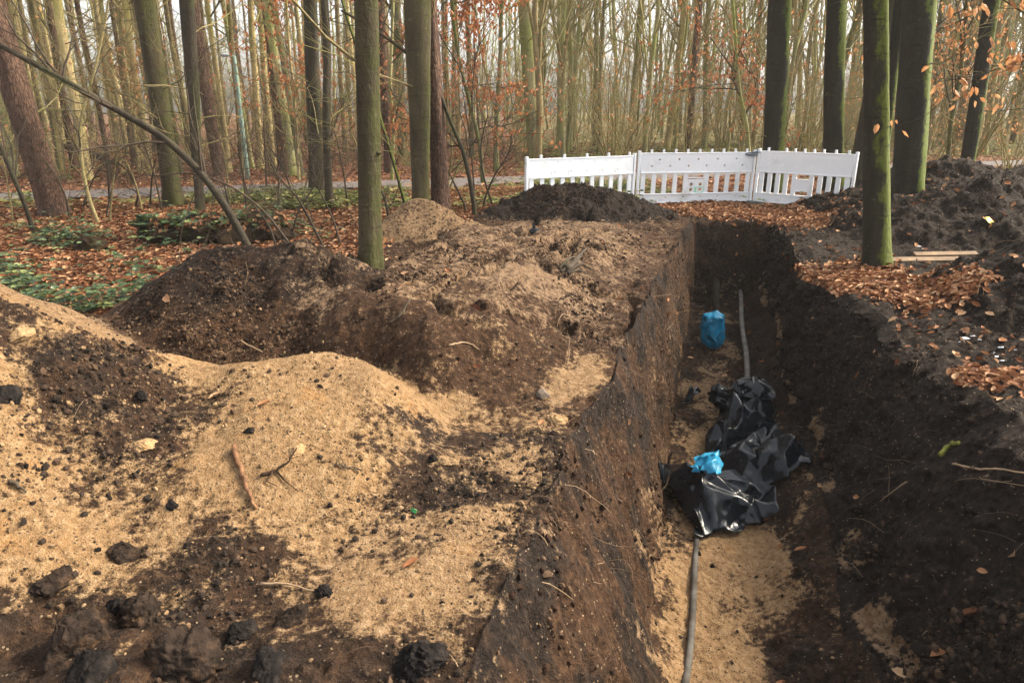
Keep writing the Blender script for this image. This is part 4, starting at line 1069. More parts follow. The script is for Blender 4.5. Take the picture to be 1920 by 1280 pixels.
def place_tree(name, label, cat, base_px, top_px, wb, wt, bark, Y=None, z0=None, height=9.5, wob=0.05, seed=1, limbs=16, low=4, from_z=3.8, flare=0.45, twig=None, knots=0, group=None, l0=1.9, mid_px=None):
    """a trunk from its foot to the point where it leaves the photo, carried on to full height"""
    if Y is None:
        b = hit(*base_px)
    else:
        b = dp(base_px[0], base_px[1], Y); b[2] = hz(b[0], b[1])
    t = dp(top_px[0], top_px[1], b[1])
    dirv = (t - b) / (t[2] - b[2])
    top = b + dirv * height
    C = curve_pts(b - np.array([0, 0, 0.15]), top, 130, wob, seed)
    depth = b[1] * CT - (b[2] - CAM_H) * ST
    r0 = wb / 2 / FPX * depth; rt = wt / 2 / FPX * depth
    hz_ = t[2] - b[2]
    zz = C[:, 2] - b[2]
    r = np.interp(zz, [0, hz_, height], [r0 * 0.97, rt, rt * 0.30])
    root = empty(name, (b[0], b[1], b[2]))
    tag(root, label, cat, group)
    off = np.array([b[0], b[1], b[2]])
    rg = np.random.default_rng(seed + 100)
    trunk_mesh(C - off, r, 20, flare, seed, knots).build('trunk', bark, root)
    crown_mesh(C - off, r, rg, from_z, limbs, l0, (4, 4), low=low).build('crown', twig or M_twig, root)
    return root
TR = [
 ('pine_tree', 'leaning rough brown-barked tree at the left edge', (107, 402), (-22, 0), 46, 48, M_pine, dict(wob=0.0, seed=3, low=3, flare=0.35)),
 ('beech_tree', 'thick smooth olive beech trunk behind the arching stem on the left', (326, 387), (268, 0), 32, 34, M_beech, dict(wob=0.03, seed=5, low=5, flare=0.5)),
 ('beech_tree', 'dark slender forked trunk just right of the thick olive beech', (374, 396), (349, 0), 15, 25, M_dark, dict(wob=0.06, seed=7, low=6, flare=0.3)),
 ('beech_tree', 'dark upright trunk with a thinner brown trunk close on its right', (592, 368), (584, 0), 27, 23, M_dark, dict(wob=0.04, seed=9, low=7)),
 ('oak_tree', 'thin brown trunk close right of the dark upright trunk', (618, 392), (612, 0), 15, 14, M_dark, dict(wob=0.10, seed=11, low=6)),
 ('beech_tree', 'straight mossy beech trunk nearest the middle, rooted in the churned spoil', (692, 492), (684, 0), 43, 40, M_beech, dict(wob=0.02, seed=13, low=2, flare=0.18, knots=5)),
 ('beech_tree', 'tall olive trunk, dark on its left side, left of the reddish pine', (788, 384), (783, 0), 30, 46, M_beech, dict(Y=10.0, wob=0.03, seed=15, low=3)),
 ('pine_tree', 'reddish rough-barked pine trunk leaning against the olive trunk', (829, 384), (806, 0), 36, 22, M_pine, dict(Y=10.2, wob=0.05, seed=17, low=3)),
 ('beech_tree', 'grey-green straight trunk rising behind the left end of the barrier', (1002, 305), (986, 0), 23, 22, M_far2, dict(Y=20, wob=0.06, seed=19, low=5, height=12)),
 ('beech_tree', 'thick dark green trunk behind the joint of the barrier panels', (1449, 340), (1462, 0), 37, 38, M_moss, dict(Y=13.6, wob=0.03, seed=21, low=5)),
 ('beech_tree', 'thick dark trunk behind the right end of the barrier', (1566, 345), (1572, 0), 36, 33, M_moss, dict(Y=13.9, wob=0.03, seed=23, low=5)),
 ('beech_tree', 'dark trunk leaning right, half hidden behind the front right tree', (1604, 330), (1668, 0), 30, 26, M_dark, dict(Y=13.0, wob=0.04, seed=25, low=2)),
 ('beech_tree', 'mossy trunk nearest the camera on the right, standing in fallen leaves', (1648, 497), (1641, 0), 48, 38, M_mossf_lit, dict(wob=0.04, seed=27, low=1, flare=0.2, knots=3)),
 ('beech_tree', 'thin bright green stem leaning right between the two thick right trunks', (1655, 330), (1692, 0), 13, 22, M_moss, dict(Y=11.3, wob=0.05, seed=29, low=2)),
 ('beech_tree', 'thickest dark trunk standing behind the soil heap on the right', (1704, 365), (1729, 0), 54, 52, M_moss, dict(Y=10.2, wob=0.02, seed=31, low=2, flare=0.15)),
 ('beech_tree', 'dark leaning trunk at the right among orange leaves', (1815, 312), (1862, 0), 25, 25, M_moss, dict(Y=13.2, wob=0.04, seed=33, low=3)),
 ('pine_tree', 'reddish pine trunk behind the dark forked trunk', (412, 330), (356, 0), 19, 22, M_pine, dict(wob=0.03, seed=35, low=2, flare=0.3)),
]
for nm, lb, bpx, tpx, wb, wt, bark, kw in TR:
    place_tree(nm, lb, 'tree', bpx, tpx, wb, wt, bark, **kw)
# second stem of the forked trunk
# thinner trunks just beyond the path, traced one by one
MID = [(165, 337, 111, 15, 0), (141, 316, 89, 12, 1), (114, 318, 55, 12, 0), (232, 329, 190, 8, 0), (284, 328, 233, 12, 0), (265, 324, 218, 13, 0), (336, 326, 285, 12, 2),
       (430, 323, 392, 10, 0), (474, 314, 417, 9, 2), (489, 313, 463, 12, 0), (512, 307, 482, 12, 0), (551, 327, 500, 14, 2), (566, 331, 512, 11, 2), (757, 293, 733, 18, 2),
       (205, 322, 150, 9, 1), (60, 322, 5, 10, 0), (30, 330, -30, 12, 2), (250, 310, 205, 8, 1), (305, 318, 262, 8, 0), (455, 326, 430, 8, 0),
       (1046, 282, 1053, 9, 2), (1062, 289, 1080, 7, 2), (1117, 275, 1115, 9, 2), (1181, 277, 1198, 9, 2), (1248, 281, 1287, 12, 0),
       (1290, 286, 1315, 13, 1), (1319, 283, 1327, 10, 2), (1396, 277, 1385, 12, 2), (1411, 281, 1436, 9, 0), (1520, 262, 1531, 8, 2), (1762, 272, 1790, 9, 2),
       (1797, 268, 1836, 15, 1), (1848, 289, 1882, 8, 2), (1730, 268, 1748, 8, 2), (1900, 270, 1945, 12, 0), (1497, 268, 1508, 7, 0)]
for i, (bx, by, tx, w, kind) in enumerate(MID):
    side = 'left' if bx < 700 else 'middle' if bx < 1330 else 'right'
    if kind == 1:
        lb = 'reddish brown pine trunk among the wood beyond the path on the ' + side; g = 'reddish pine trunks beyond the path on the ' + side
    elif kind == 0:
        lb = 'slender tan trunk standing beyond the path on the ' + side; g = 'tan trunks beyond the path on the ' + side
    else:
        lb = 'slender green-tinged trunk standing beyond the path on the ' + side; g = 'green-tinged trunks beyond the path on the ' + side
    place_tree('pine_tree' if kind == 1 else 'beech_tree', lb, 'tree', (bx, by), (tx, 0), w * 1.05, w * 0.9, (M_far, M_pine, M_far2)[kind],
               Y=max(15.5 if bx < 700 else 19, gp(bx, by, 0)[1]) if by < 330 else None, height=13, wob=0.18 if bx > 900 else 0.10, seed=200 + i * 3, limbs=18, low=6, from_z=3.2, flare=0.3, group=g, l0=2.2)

# the arching thin tree on the left and other thin stems, traced
def stem_tree(name, label, cat, pts, Y, w0, w1, bark, seed, nb=6, kids=(4, 3), bl=1.0, group=None, lo=0.2, hang=-0.1, foliage=None, dY=0.0, leafn=0):
    W3 = np.array([dp(px, py, Y + dY * i / max(1, len(pts) - 1)) for i, (px, py) in enumerate(pts)])
    n = len(W3); t = np.linspace(0, n - 1, (n - 1) * 6 + 1)
    C = np.stack([np.interp(t, np.arange(n), W3[:, a]) for a in range(3)], -1)
    for _ in range(6): C[1:-1] = (C[:-2] + C[1:-1] * 2 + C[2:]) / 4
    b = C[0].copy(); C[0, 2] -= 0.08
    root = empty(name, b); tag(root, label, cat, group)
    r = np.linspace(w0, w1, len(C)) / 2 / FPX * Y
    mb = MB(); mb.tube(C - b, r, 10, jit=0.12); mb.build('trunk', bark, root)
    rg = np.random.default_rng(seed); cm = MB(); tips = []
    for q in range(nb):
        i = int(len(C) * (lo + (0.95 - lo) * rg.random())); i = min(i, len(C) - 2)
        tv = C[i + 1] - C[i]; tv /= np.linalg.norm(tv)
        d = tv * 0.4 + (rg.random(3) - .5) * np.array([1.2, 0.8, 1.6]) + np.array([0, 0, hang])
        grow(cm, C[i] - b, d, bl * (0.5 + 0.8 * rg.random()), max(0.004, r[i] * 0.42), 0, rg, 0.05, kids, tips, 0.55)
    cm.build('crown', M_twigd if bark is not M_far else M_twig, root)
    if foliage: leaves_on(root, tips, foliage, leafn, rg)
    return root
def leaf_geom(mb, c, ax, nrm, ln, wd, rnd, curl=0.3):
    """many leaves at once: five-point folded blades"""
    side = np.cross(nrm, ax)
    n = len(c); L_ = ln[:, None]; W_ = wd[:, None]
    arch = -nrm * L_ * 0.06
    base = c - ax * L_ * 0.5; tip = c + ax * L_ * 0.5 + nrm * L_ * curl * 0.35
    mid = c + arch
    up = nrm * W_ * curl
    l1 = c - ax * L_ * 0.20 + side * W_ * 0.46 + up; l2 = c + ax * L_ * 0.18 + side * W_ * 0.42 + up * 1.1
    r1 = c - ax * L_ * 0.20 - side * W_ * 0.46 + up; r2 = c + ax * L_ * 0.18 - side * W_ * 0.42 + up * 0.8
    V = np.stack([base, l1, l2, tip, r2, r1, mid], 1).reshape(-1, 3)
    o = np.arange(n)[:, None] * 7
    T = np.concatenate([o + np.array([[k, 6, (k + 1) % 6]])[:, [0, 2, 1]] for k in range(6)])
    mb.add(V, None, T, np.repeat(rnd, 7))
def leaves_on(root, tips, mat, n, rg, size=0.08):
    tips = np.array(tips); i = rg.integers(0, len(tips), n)
    c = tips[i] + (rg.random((n, 3)) - .5) * 0.09
    ax = unit((rg.random((n, 3)) - .5) * np.array([1, 1, 0.5]) + np.array([0, 0, -0.45]))
    nr = unit(np.cross(ax, rg.random((n, 3)) - .5))
    ln = size * (0.7 + 0.6 * rg.random(n)); mb = MB()
    leaf_geom(mb, c, ax, nr, ln, ln * 0.5, rg.random(n), 0.3)
    return mb.build('foliage', mat, root, False, 'rnd')

stem_tree('arching_tree', 'thin dark stem arching from the dark heap up to the left edge', 'tree',
          [(474, 482), (442, 418), (402, 355), (355, 300), (300, 252), (200, 196), (100, 140), (0, 84), (-120, 30), (-220, 0)], 6.0, 15, 8, M_dark, 41, 9, (4, 3), 0.9, hang=-0.25)
stem_tree('sapling', 'thin dark stem at the left edge leaning left', 'sapling', [(66, 445), (48, 385), (20, 320), (0, 272), (-40, 180), (-90, 60)], 9.2, 9, 6, M_dark, 43, 5)
stem_tree('sapling', 'slim greenish sapling with drooping side twigs left of the olive beech', 'sapling', [(190, 432), (165, 370), (152, 300), (148, 230), (170, 160), (195, 60), (215, -80)], 9.8, 7, 3, M_twig, 45, 9, (5, 3), 1.0)
stem_tree('sapling', 'thin bowed sapling rising in front of the dark heap, right of the arching stem', 'sapling', [(565, 488), (530, 440), (500, 400), (440, 350), (360, 322), (290, 330)], 6.6, 6, 2, M_twigd, 47, 8, (5, 4), 0.6)
stem_tree('sapling', 'thin bare sapling bending over left of the front beech', 'sapling', [(610, 470), (585, 420), (560, 372), (520, 330), (500, 290)], 7.2, 5, 2, M_twigd, 49, 9, (5, 4), 0.6)
stem_tree('sapling', 'dark arching stem right of the reddish pine', 'sapling', [(890, 392), (880, 330), (868, 280), (845, 230), (815, 150), (770, 105), (712, 62), (640, 20)], 10.2, 9, 4, M_dark, 51, 12, (5, 4), 1.1, hang=0.15)
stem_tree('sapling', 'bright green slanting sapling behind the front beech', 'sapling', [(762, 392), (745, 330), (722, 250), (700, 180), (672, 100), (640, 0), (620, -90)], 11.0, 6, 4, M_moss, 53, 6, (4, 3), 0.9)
stem_tree('sapling', 'curved twiggy sapling standing close to the right of the front beech', 'sapling', [(730, 415), (722, 370), (708, 345)], 9.0, 6, 3, M_twigd, 54, 5, (4, 3), 0.5)
for i, (pts, Y) in enumerate([([(520, 470), (505, 420), (470, 380), (455, 330)], 7.5), ([(640, 465), (625, 410), (600, 360), (585, 330)], 8.2), ([(545, 462), (555, 400), (590, 350), (600, 310)], 8.6),
                              ([(905, 385), (925, 330), (955, 290), (960, 250)], 10.6), ([(875, 392), (850, 340), (830, 300), (838, 250)], 10.9), ([(925, 388), (905, 330), (900, 270), (915, 215)], 11.2),
                              ([(455, 435), (430, 390), (420, 340), (400, 300)], 9.0), ([(130, 415), (125, 370), (100, 320), (80, 300)], 10.5), ([(250, 400), (262, 360), (240, 320), (215, 300)], 11.5), ([(535, 425), (520, 380), (525, 330), (505, 290)], 10.0)]):
    stem_tree('shrub', 'thin leafless brown shrub in the undergrowth at the wood edge', 'shrub', pts, Y, 4, 2, M_twigd, 400 + i, 8, (5, 4), 0.55, group='leafless shrubs in the undergrowth', hang=0.1)
rgs = np.random.default_rng(88)
for i in range(26):
    bx = 20 + 900 * rgs.random(); by = 345 + 75 * rgs.random() if bx > 300 else 380 + 45 * rgs.random()
    if 700 < bx < 870: continue
    g0 = gp(bx, by, 0.03); dx = (rgs.random() - .5) * 110; hh = 70 + 120 * rgs.random()
    stem_tree('shrub', 'thin leafless brown shrub in the undergrowth at the wood edge', 'shrub', [(bx, by), (bx + dx * 0.25, by - hh * 0.4), (bx + dx * 0.6, by - hh * 0.75), (bx + dx, by - hh)], g0[1], 3.6, 1.6,
              M_twigd if i % 3 else M_twig, 500 + i, 9, (5, 4), 0.6, group='leafless shrubs in the undergrowth', hang=0.15)
# branches reaching in, with withered leaves
stem_tree('young_beech', 'young beech with fine red-brown leaves in the middle, beyond the pine', 'tree', [(905, 335), (900, 270), (880, 190), (860, 110), (850, 40), (845, -60)], 13.5, 8, 5, M_far2, 61, 16, (6, 4), 1.5, foliage=M_rleaf, leafn=2000, hang=0.05)
stem_tree('young_beech', 'young beech with red-brown leaves behind the front beech', 'tree', [(735, 330), (738, 250), (730, 160), (735, 80), (738, -40)], 14.5, 7, 5, M_far2, 63, 14, (6, 4), 1.5, foliage=M_rleaf, leafn=1500, hang=0.05)
stem_tree('young_beech', 'young beech with red-brown leaves high on the left, before the dark upright trunk', 'tree', [(560, 330), (556, 240), (548, 150), (540, 70), (535, -40)], 15.0, 6, 4, M_far, 65, 14, (6, 4), 1.4, foliage=M_rleaf, leafn=1000, hang=0.2)
stem_tree('young_beech', 'young beech holding pinkish leaves left of the thick green trunk', 'tree', [(1405, 320), (1402, 240), (1385, 170), (1380, 80), (1370, -40)], 14.6, 7, 5, M_far2, 67, 12, (6, 4), 1.5, foliage=M_rleaf, leafn=900, hang=0.0)
stem_tree('young_beech', 'young beech with large orange leaves at the right edge', 'tree', [(2030, 590), (2010, 400), (1985, 240), (1968, 100), (1955, -40), (1950, -120)], 5.8, 10, 5, M_far2, 69, 15, (5, 4), 0.62, lo=0.5, foliage=M_oleaf, leafn=420, hang=0.0)
stem_tree('young_beech', 'young beech with scattered orange leaves behind the right soil heap', 'tree', [(1778, 300), (1782, 230), (1800, 150), (1810, 70), (1815, -40)], 14.4, 8, 5, M_far2, 71, 16, (6, 4), 1.6, foliage=M_oleaf, leafn=1300, hang=0.05)
stem_tree('young_beech', 'young beech with pale withered leaves among the trunks on the left', 'tree', [(262, 318), (255, 270), (250, 220), (240, 150), (230, 80)], 17.0, 5, 3, M_far, 73, 16, (6, 4), 1.3, foliage=M_oleaf, leafn=420, hang=0.0)

# side branches of named shape on the front beech
def side_branch(pts, Y, w0, w1, name, label, seed, mat=M_twig, kids=(4, 3), nb=5, bl=0.6):
    return stem_tree(name, label, 'branch', pts, Y, w0, w1, mat, seed, nb, kids, bl, hang=0.0)

# street lamp on the path, far left
lp = gp(465, 337, 0)
lamp = empty('street_lamp', lp)
tag(lamp, 'slender pale green street lamp among the trunks beyond the path', 'street lamp')
tp = dp(440, 112, lp[1]) - lp
mb = MB(); mb.tube(np.array([[0, 0, 0], tp * 0.3, tp * 0.6, tp * 0.93, tp + np.array([0.0, 0, 0.05]), tp + np.array([-0.12, 0, 0.10])]), [0.055, 0.05, 0.045, 0.04, 0.035, 0.03], 10, True)
mb.build('pole', M_lamp, lamp)
mb = MB(); blob(mb, tp + np.array([-0.2, 0, 0.09]), 0.10, 2, 3, 0.05, (1.2, 0.7, 0.4)); mb.build('lamp_head', M_lampg, lamp)
# fallen log
a, b_ = dp(120, 274, 18.6), dp(222, 303, 18.0)
mb = MB(); C = curve_pts(a, b_, 14, 0.1, 4); mb.tube(C, np.linspace(0.07, 0.10, 14), 10, True, jit=0.15)
tag(mb.build('fallen_log', M_pine), 'broken reddish log leaning between the trunks beyond the path', 'log')

# old stump mound, overgrown, on the left
pm_ = gp(362, 462, 0)
mb = MB()
for q, (ox, oy, rr_) in enumerate(((-0.45, 0, 0.33), (0, 0.05, 0.42), (0.45, 0, 0.38), (0.8, 0.1, 0.28), (-0.75, 0.1, 0.22))): blob(mb, (ox, oy, 0.05), rr_, q + 3, 4, 0.55, (1.1, 0.9, 0.85))
st = mb.build('stump', simple_mat('rotten_stump', (0.028, 0.018, 0.011), 0.95, 0.6, 12, 1.0, 0.1, dirt=(0.045, 0.05, 0.012))); st.location = (pm_[0] + 0.05, pm_[1] + 0.35, hz(pm_[0], pm_[1] + 0.35))
tag(st, 'low rotten stump overgrown with moss, leaves and brambles', 'stump')
STUMP = (pm_[0] + 0.05, pm_[1] + 0.35)
pm2 = hit(165, 470)
mb = MB(); blob(mb, (0, 0, 0.02), 0.16, 19, 4, 0.9, (1.1, 0.9, 0.95)); o = mb.build('stump', bpy.data.materials['rotten_stump']); o.location = pm2
tag(o, 'small dark cut stump among the green brambles', 'stump')

# ------------------------------------------------------------------ the wood behind: tree kinds, then copies
def wood_kind(seed, twisty, bark, twig, ht, r, leaning=0.3):
    rg = np.random.default_rng(seed)
    top = np.array([(rg.random() - .5) * 2 * leaning * (1.6 if twisty else 1), (rg.random() - .5) * leaning, ht])
    C = curve_pts((0, 0, -0.15), top, 18, 0.32 if twisty else 0.10, seed)
    rr = np.linspace(r, r * 0.30, 18)
    tm = trunk_mesh(C, rr, 9, 0.35, seed)
    cm = crown_mesh(C, rr, rg, 2.0 if twisty else 3.6, 13 if twisty else 9, 2.6 if twisty else 2.0, (5, 4), up=0.45 if twisty else 0.25, low=4 if twisty else 6)
    if twisty:
        for q in range(2):                                   # steep second stems
            a = rg.random() * 6.28; i = 2 + int(rg.random() * 4)
            grow(cm, C[i], (math.cos(a) * 0.5, math.sin(a) * 0.5, 1.5), ht * 0.5, rr[i] * 0.55, 0, rg, 0.3, (6, 5), None, 0.25)
    return (tm.mesh('trunk'), bark, cm.mesh('crown'), twig)
KL = [wood_kind(900 + i, False, M_far if i % 3 else M_pine, M_twig, 12 + i % 4, 0.080 + 0.02 * (i % 4)) for i in range(7)]
KR = [wood_kind(950 + i, True, M_far2 if i % 3 else M_far, M_twig, 10.5 + i % 4, 0.058 + 0.016 * (i % 4), 0.5) for i in range(8)]
for k in KL + KR:
    k[0].materials.append(k[1]); k[2].materials.append(k[3])
def plant(kind, x, y, sc, rz, label, group, name='beech_tree'):
    z = hz(x, y)
    root = empty(name, (x, y, z), (0, 0, rz)); root.scale = (sc, sc, sc * (0.9 + 0.3 * rng.random()))
    tag(root, label, 'tree', group)
    for me, nm in ((kind[0], 'trunk'), (kind[2], 'crown')):
        o = bpy.data.objects.new(nm, me); COL.objects.link(o); o.parent = root
placed = []
rg = np.random.default_rng(5)
cnt = 0; tries = 0
while cnt < 240 and tries < 9000:
    tries += 1
    y = 17.5 + 34 * rg.random() ** 0.85
    x = (rg.random() * 2 - 1) * (y * 0.92 + 3.0)
    if abs(y - (16.1 + 0.33 * x)) < 2.0 or y < 15.5 + 0.33 * x: continue
    dmin = 0.7 if x < 0 else 0.6
    if any((x - a) ** 2 + (y - b) ** 2 < (dmin + 0.018 * y) ** 2 for a, b in placed): continue
    placed.append((x, y)); cnt += 1
    lft = x < -0.04 * y
    if lft:
        i = int(rg.integers(0, len(KL)))
        red = KL[i][1] is M_pine
        plant(KL[i], x, y, 0.75 + 0.5 * rg.random(), rg.random() * 6.28, 'straight reddish trunk deep in the wood on the left' if red else 'straight bare tan tree deep in the wood on the left',
              'reddish trunks deep in the left wood' if red else 'bare tan trees deep in the left wood', 'pine_tree' if red else 'beech_tree')
    else:
        i = int(rg.integers(0, len(KR)))
        plant(KR[i], x, y, 0.75 + 0.5 * rg.random(), rg.random() * 6.28, 'twisted slim green-grey tree in the thicket beyond the barrier', 'twisted slim trees in the thicket beyond the barrier')
# undergrowth bushes: many thin stems from one foot
def bush_kind(seed, ht, n, leafy):
    rg = np.random.default_rng(seed); mb = MB(); tips = []
    for q in range(n):
        a = rg.random() * 6.28; s = 0.25 + 0.5 * rg.random()
        grow(mb, (0.06 * math.cos(a), 0.06 * math.sin(a), -0.05), (math.cos(a) * s, math.sin(a) * s, 1), ht * (0.6 + 0.6 * rg.random()), 0.014, 0, rg, 0.1, (6, 4), tips, 0.32)
    sm = mb.mesh('stems'); sm.materials.append(M_twig)
    lm = None
    if leafy:
        tips = np.array(tips); m = leafy; i = rg.integers(0, len(tips), m); c = tips[i] + (rg.random((m, 3)) - .5) * 0.08
        ax = unit((rg.random((m, 3)) - .5) + np.array([0, 0, -0.5])); nr = unit(np.cross(ax, rg.random((m, 3)) - .5)); ln = 0.06 * (0.7 + 0.6 * rg.random(m))
        mb = MB(); leaf_geom(mb, c, ax, nr, ln, ln * 0.5, rg.random(m), 0.3); lm = mb.mesh('foliage', False, 'rnd'); lm.materials.append(M_oleaf if seed % 2 else M_rleaf)
    return sm, lm
BK = [bush_kind(1000 + i, 2.0 + 0.6 * (i % 3), 6 + i % 4, (0, 160, 0, 220, 0, 120)[i]) for i in range(6)]
cnt = tries = 0
while cnt < 90 and tries < 5000:
    tries += 1
    y = 13 + 22 * rg.random(); x = (rg.random() * 2 - 1) * y * 0.78
    pdist = y - (16.1 + 0.33 * x)
    if abs(pdist) < 1.5 or (y < 14.5 and -1 < x): continue
    if x < -1 and rg.random() < 0.45: continue
    cnt += 1; i = int(rg.integers(0, 6))
    root = empty('bush', (x, y, hz(x, y)), (0, 0, rg.random() * 6.28)); s = 0.7 + 0.7 * rg.random(); root.scale = (s, s, s)
    leafy = BK[i][1] is not None
    where = 'left of the pale barrier, along the path' if x < 0 else 'in the thicket beyond the barrier'
    tag(root, ('bare bush with a few withered leaves ' if leafy else 'bare many-stemmed bush ') + where, 'bush', ('withered-leaf bushes ' if leafy else 'bare bushes ') + where)
    for me, nm in ((BK[i][0], 'stems'), (BK[i][1], 'foliage')):
        if me: o = bpy.data.objects.new(nm, me); COL.objects.link(o); o.parent = root
# the wood farther off, one mass
mb = MB(); rg = np.random.default_rng(77)
for q in range(560):
    y = 46 + 60 * rg.random(); x = (rg.random() * 2 - 1) * y * 1.05
    tw = x > -0.04 * y
    if not tw and q % 2: continue
    h = 9 + 5 * rg.random(); r = 0.05 + 0.09 * rg.random()
    C = curve_pts((x, y, -0.1), (x + (rg.random() - .5) * 1.6, y, h), 7, 0.45 if tw else 0.15, q)
    mb.tube(C, np.linspace(r, r * 0.35, 7), 5)
    for b in range(7 if tw else 6):
        zz = 1.2 + 8 * rg.random(); c = np.array([np.interp(zz, C[:, 2], C[:, 0]), np.interp(zz, C[:, 2], C[:, 1]), zz]); a = rg.random() * 6.28
        grow(mb, c, (math.cos(a), math.sin(a) * 0.5, 0.5 + rg.random()), 1.8 + 1.6 * rg.random(), 0.022, 1, rg, 0.4, (0, 3), None, 0.4)
tag(mb.build('distant_wood', M_far2), kind='stuff')

# ------------------------------------------------------------------ scatter on the ground sheet
cell = np.linalg.norm(np.cross(du, dv), axis=-1)
dist = np.hypot(X, Yg)
az = np.abs(X) < (Yg * 0.92 + 2.5)
def sample(weight, n, rg):
    w = (cell * weight * az * (Yg > 0.6)).ravel(); w = w / w.sum()
    i = rg.choice(len(w), n, p=w)
    jit = (rg.random((n, 2)) - .5)
    p = Pf[i] + du.reshape(-1, 3)[i] * jit[:, :1] + dv.reshape(-1, 3)[i] * jit[:, 1:]
    return p, NF[i]
rg = np.random.default_rng(31)
def litter_leaves(weight, n, size, lift, seed, name):
    rg = np.random.default_rng(seed)
    p, nr = sample(weight, n, rg)
    nn = unit(nr + (rg.random((n, 3)) - .5) * 0.75)
    ax = unit(np.cross(nn, rg.random((n, 3)) - .5))
    ln = size * (0.6 + 0.8 * rg.random(n)); mb = MB()
    leaf_geom(mb, p + nn * (lift * rg.random(n) + 0.004)[:, None], ax, nn, ln, ln * (0.45 + 0.25 * rg.random(n)), rg.random(n), 0.25)
    return mb
mb = litter_leaves(litter * (dist < 14) * (np.abs(pathd) > 0.75), 44000, 0.066, 0.03, 1, '')
mb2 = litter_leaves(litter * (dist >= 14) * (dist < 34) * (np.abs(pathd) > 0.6), 24000, 0.10, 0.03, 2, '')
mb4 = litter_leaves(spread, 1100, 0.055, 0.02, 6, '')
mb3 = litter_leaves((litter * (X > 2.2) * (Yg < 11.2) * (dist < 13)), 5000, 0.054, 0.03, 3, '')
for b in (mb2, mb3, mb4):
    mb.add(np.vstack(b.v), None, np.vstack(b.t), np.concatenate(b.a))
tag(mb.build('leaf_litter', M_litter, None, False, 'rnd'), kind='stuff')
# stray leaves on soil and trench floor
mb = litter_leaves((1 - litter) * (dist < 11) * (0.12 + 0.9 * (X > LR(YR)) + 0.35 * np.broadcast_to(isF | isR, X.shape)), 420, 0.07, 0.01, 4, '')
tag(mb.build('stray_leaves', M_litter, None, False, 'rnd'), kind='stuff')
# brambles: three leaflets on a short stalk
def brambles(weight, n, size, hmax, seed, name):
    rg = np.random.default_rng(seed); p, _ = sample(weight, n, rg)
    p = p + np.stack([np.zeros(n), np.zeros(n), 0.03 + hmax * rg.random(n) ** 1.6], -1)
    mb = MB(); a0 = rg.random(n) * 6.28; rnd0 = rg.random(n)
    for k in range(3):
        a = a0 + (k - 1) * 1.6
        ax = unit(np.stack([np.cos(a), np.sin(a), -0.25 + 0.3 * rg.random(n)], -1)); nn = unit(np.array([0, 0, 1.0]) + (rg.random((n, 3)) - .5) * 0.9); nn = unit(nn - ax * (nn * ax).sum(-1, keepdims=True))
        ln = size * (0.7 + 0.6 * rg.random(n)) * (1.15 if k == 1 else 0.9)
        leaf_geom(mb, p + ax * ln[:, None] * 0.55, ax, nn, ln, ln * 0.68, np.clip(rnd0 + 0.2 * (rg.random(n) - .5), 0, 1), 0.12)
    return mb
pc = lambda px, py, r, sx=1.0: np.exp(-(((X - gp(px, py)[0]) / sx) ** 2 + (Yg - gp(px, py)[1]) ** 2) / (r * r))
bw = (pc(120, 560, .8, 1.2) * 1.0 + pc(300, 520, .8, 1.0) * .35 + pc(70, 540, .55, 1.6) * 1.0 + pc(160, 580, .5, 1.2) * 1.2 + pc(110, 470, .7, 1.6) * 1.3 + pc(40, 440, .7, 1.3) + pc(230, 480, .5) * 0.8 + pc(310, 455, .45) * 0.7 + pc(330, 420, .5, 1.3) * 0.9 + pc(560, 440, .5) * .35 + pc(20, 500, .5) + pc(420, 430, .4) * .4) * (litter > 0.3) * np.clip(-0.1 + 3.6 * fbm(X, Yg, 1.9, 3, 701), 0.03, 2)
mb = brambles(bw, 1050, 0.058, 0.20, 11, '')
tag(mb.build('brambles', M_green, None, False, 'rnd'), kind='stuff')
# bramble leaves over the stump
gw = np.where(Yg > 11, 1, 0) * np.clip(green + 0.15, 0, 1) * (dist < 40) * (np.abs(pathd) > 1.2) * np.clip(0.2 + 2.5 * fbm(X, Yg, 0.9, 3, 711), 0, 2)
mb = brambles(gw, 9000, 0.085, 0.16, 13, '')
b = brambles(gw * (X < 3) * (Yg < 16), 2600, 0.075, 0.14, 15, '')
mb.add(np.vstack(b.v), None, np.vstack(b.t), np.concatenate(b.a))
M_ivy = leaf_mat('undergrowth_leaf', [(0.0, (0.06, 0.08, 0.024)), (0.5, (0.15, 0.175, 0.05)), (0.8, (0.26, 0.27, 0.08)), (1.0, (0.36, 0.26, 0.10))], 0.2)
tag(mb.build('undergrowth', M_ivy, None, False, 'rnd'), kind='stuff')
def on_stump(n, seed):
    rg = np.random.default_rng(seed); mb = MB()
    vs = np.array([v.co[:] for v in st.data.vertices]); ns = np.array([v.normal[:] for v in st.data.vertices])
    ok = np.where(vs[:, 2] > 0.16)[0]; i = rg.choice(ok, n)
    return vs[i] + np.array(st.location), ns[i], rg
p, nr, rg_ = on_stump(420, 3); mb = MB(); n = len(p)
nn = unit(nr + (rg_.random((n, 3)) - .5)); ax = unit(np.cross(nn, rg_.random((n, 3)) - .5)); ln = 0.075 * (0.7 + .6 * rg_.random(n))
leaf_geom(mb, p + nn * 0.015, ax, nn, ln, ln * 0.55, rg_.random(n), 0.25); tag(mb.build('leaf_litter', M_litter, None, False, 'rnd'), kind='stuff')
p, nr, rg_ = on_stump(150, 4); mb = MB(); n = len(p)
